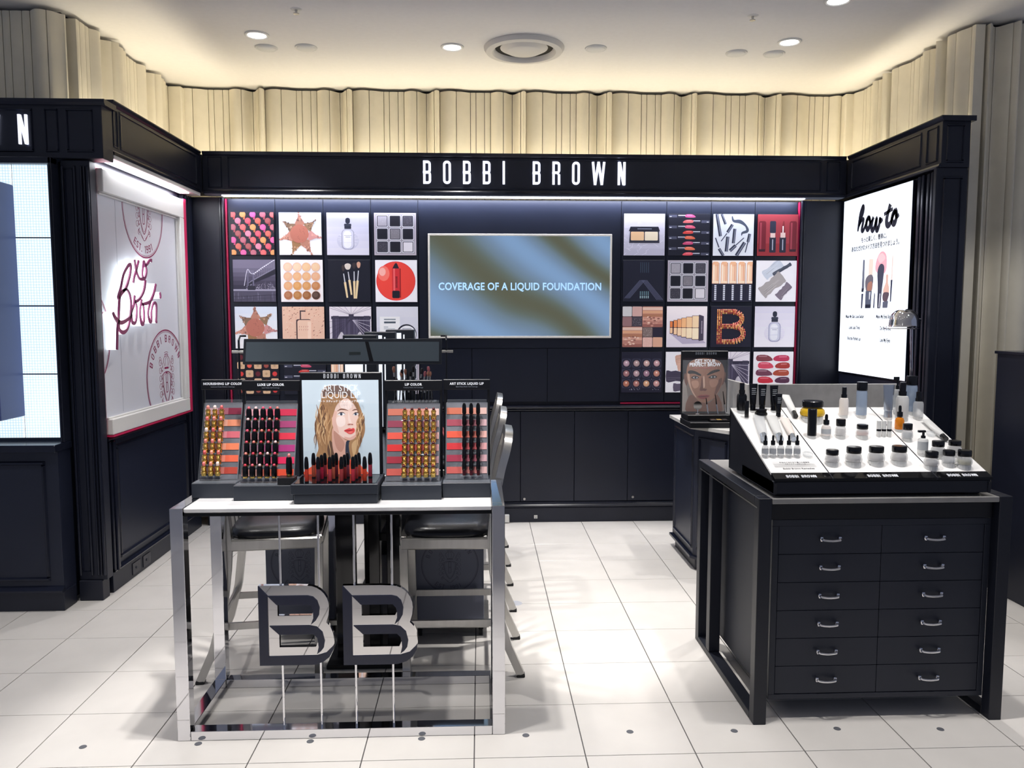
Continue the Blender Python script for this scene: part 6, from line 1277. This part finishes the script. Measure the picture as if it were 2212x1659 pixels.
g2 = bg((120, 108, 102)) + [(q2([(160, 120), (670, 120), (670, 420), (630, 520), (600, 420), (630, 300), (560, 200), (420, 170), (280, 190), (220, 300), (215, 420), (190, 460), (160, 400)]), (34, 28, 32)), (q2([(175, 430), (205, 420), (240, 640), (215, 760), (160, 760)]), (150, 140, 134)), (q2([(600, 480), (645, 440), (665, 760), (610, 760)]), (128, 112, 104)),
     (q2([(205, 330), (188, 360), (200, 430), (222, 460), (230, 380)]), SD2), (q2([(628, 320), (646, 340), (632, 420), (606, 460), (610, 380)]), SD2), (q2([(260, 560), (380, 640), (480, 640), (560, 560), (600, 760), (230, 760)]), (120, 84, 70)),
     (q2([(215, 310), (235, 230), (290, 190), (420, 172), (540, 188), (605, 235), (628, 330), (610, 430), (575, 520), (525, 590), (450, 640), (385, 642), (315, 590), (262, 500), (225, 400)]), SK2), (q2([(225, 350), (245, 330), (270, 480), (330, 590), (290, 550), (245, 450)]), (196, 160, 140)), (q2([(560, 420), (600, 380), (600, 440), (560, 530), (520, 580)]), SD2), (q2([(300, 230), (420, 200), (520, 230), (500, 290), (330, 290)]), (164, 120, 100)), (q2([(270, 420), (340, 410), (350, 470), (300, 490)]), SL2), (q2([(470, 410), (560, 400), (550, 460), (490, 480)]), (172, 128, 108)),
     (q2([(232, 312), (260, 298), (320, 312), (375, 345), (362, 358), (300, 335), (240, 335)]), (34, 26, 26)), (q2([(440, 345), (490, 305), (560, 290), (578, 305), (520, 325), (455, 350)]), (34, 26, 26)),
     (q2([(265, 378), (305, 355), (352, 375), (312, 392)]), (60, 46, 44)), (q2([(285, 376), (312, 364), (340, 378), (312, 387)]), (186, 180, 180)), (q2(circ(314, 375, 12, 10)), (40, 42, 50)), (q2([(455, 378), (505, 350), (552, 368), (510, 388)]), (60, 46, 44)), (q2([(478, 372), (506, 359), (535, 370), (508, 381)]), (190, 186, 186)), (q2(circ(506, 370, 12, 10)), (44, 48, 56)),
     (q2([(385, 370), (372, 470), (362, 500), (382, 512), (400, 480)]), SD2), (q2([(398, 370), (412, 370), (418, 470), (402, 480)]), (206, 170, 150)), (q2([(362, 505), (400, 495), (440, 500), (425, 520), (400, 515), (378, 520)]), (104, 66, 56)), (q2([(338, 578), (385, 560), (405, 566), (430, 560), (474, 572), (440, 598), (400, 608), (365, 598)]), (140, 70, 70)), (q2([(340, 578), (400, 574), (472, 572), (402, 584)]), (86, 40, 44))]
art('poster_print', g2, .276, .335, print_mat('print_dim', .12, .15), f2, plane_front(0, .0595, .245))
letters(f2, 'BOBBI BROWN', .0125, .0062, .015, .0018, plane_front(-.059, .0598, .432), 'txt_grey', .0008, name='frame_text', join=True, gap=.8)
text('poster_text', 'GET YOUR', .030, 'txt_white', f2, plane_front(0, .0575, .382), bold=.0008, sx=.9); text('poster_text', 'PERFECT BROW', .030, 'txt_white', f2, plane_front(0, .0575, .360), bold=.0008, sx=.9); text('poster_text', 'あなただけの理想の眉をつくる', .011, cmat((206, 120, 120), .5), f2, plane_front(0, .0575, .345))
B(-.146, .146, .03, .034, .07, .40).build('cover_glass', 'acrylic', bd2)
t = thing('hand_mirror', 'small round chrome mirror on the brow display tray', 'mirror', (1.335, 4.79, .9755)); MB().cyl((0, 0, 0), (0, 0, .03), .004, n=8).build('stem', 'chrome', t); MB().cyl((0, -.003, .052), (0, .003, .052), .026, n=24).build('disc', 'mirror', t); MB().lathe([(0, 0), (.016, 0), (.012, .004), (0, .004)], 16).build('foot', 'chrome', t)
for k, x in enumerate((1.40, 1.46, 1.51)): t = thing('brow_brush', 'slim dark brow tool standing upright on the brow display tray', 'brush', (x, 4.79, .9755), group='upright brow tools'); t.rotation_euler = (0, math.radians(-8), 0); MB().cyl((0, 0, 0), (0, 0, .06), .005, .004, n=10).build('handle', 'chrome', t); MB().cyl((0, 0, .06), (0, 0, .1 + .02 * k), .004, .002, n=10).build('tip', 'black_gloss', t)
t = thing('brow_palette', 'open black brow palette lying at the front of the brow display', 'palette', (1.44, 4.695, .9405)); B(-.06, .06, -.03, .03, 0, .012, bev=.002).build('case', 'black_gloss', t)
for k in range(3): B(-.05 + k * .035, -.022 + k * .035, -.02, .02, .0122, .0132).build('powder_pan', cmat([(70, 54, 48), (150, 120, 60), (46, 38, 38)][k], .6), t)
lm = thing('desk_lamp', 'chrome desk lamp with domed shade and slim stem on the counter', 'lamp', (2.485, 4.50, .905)); lm.location = (2.632, 4.76, .905)
MB().lathe([(0, 0), (.055, 0), (.055, .008), (.02, .014), (.01, .02), (0, .02)], 28).build('base', 'chrome', lm)
for s in (-.006, .006): MB().cyl((.03 + s, 0, .02), (.008 + s, 0, .59), .0045, n=10).build('stem', 'chrome', lm)
MB().lathe([(0, -.022), (.022, -.01), (.026, 0), (.022, .01), (0, .022)], 16, (.03, -.012, .19)).build('joint', 'chrome', lm)
sh2 = MB().lathe([(.086, .0), (.088, .006), (.086, .012), (.084, .04), (.074, .075), (.05, .1), (.02, .108), (0, .109), (0, .104), (.045, .096), (.07, .072), (.08, .04), (.082, .012), (.086, .0)], 32, (-.04, 0, .605)).build('shade', 'chrome', lm)
MB().lathe([(.0, .0), (.1, .0), (.102, .003), (.1, .006), (.0, .006)], 32, (-.055, 0, .592)).build('shade_ring', 'chrome', sh2); MB().cyl((.035, 0, .645), (.06, 0, .645), .012, n=12).build('hinge', 'chrome', sh2)
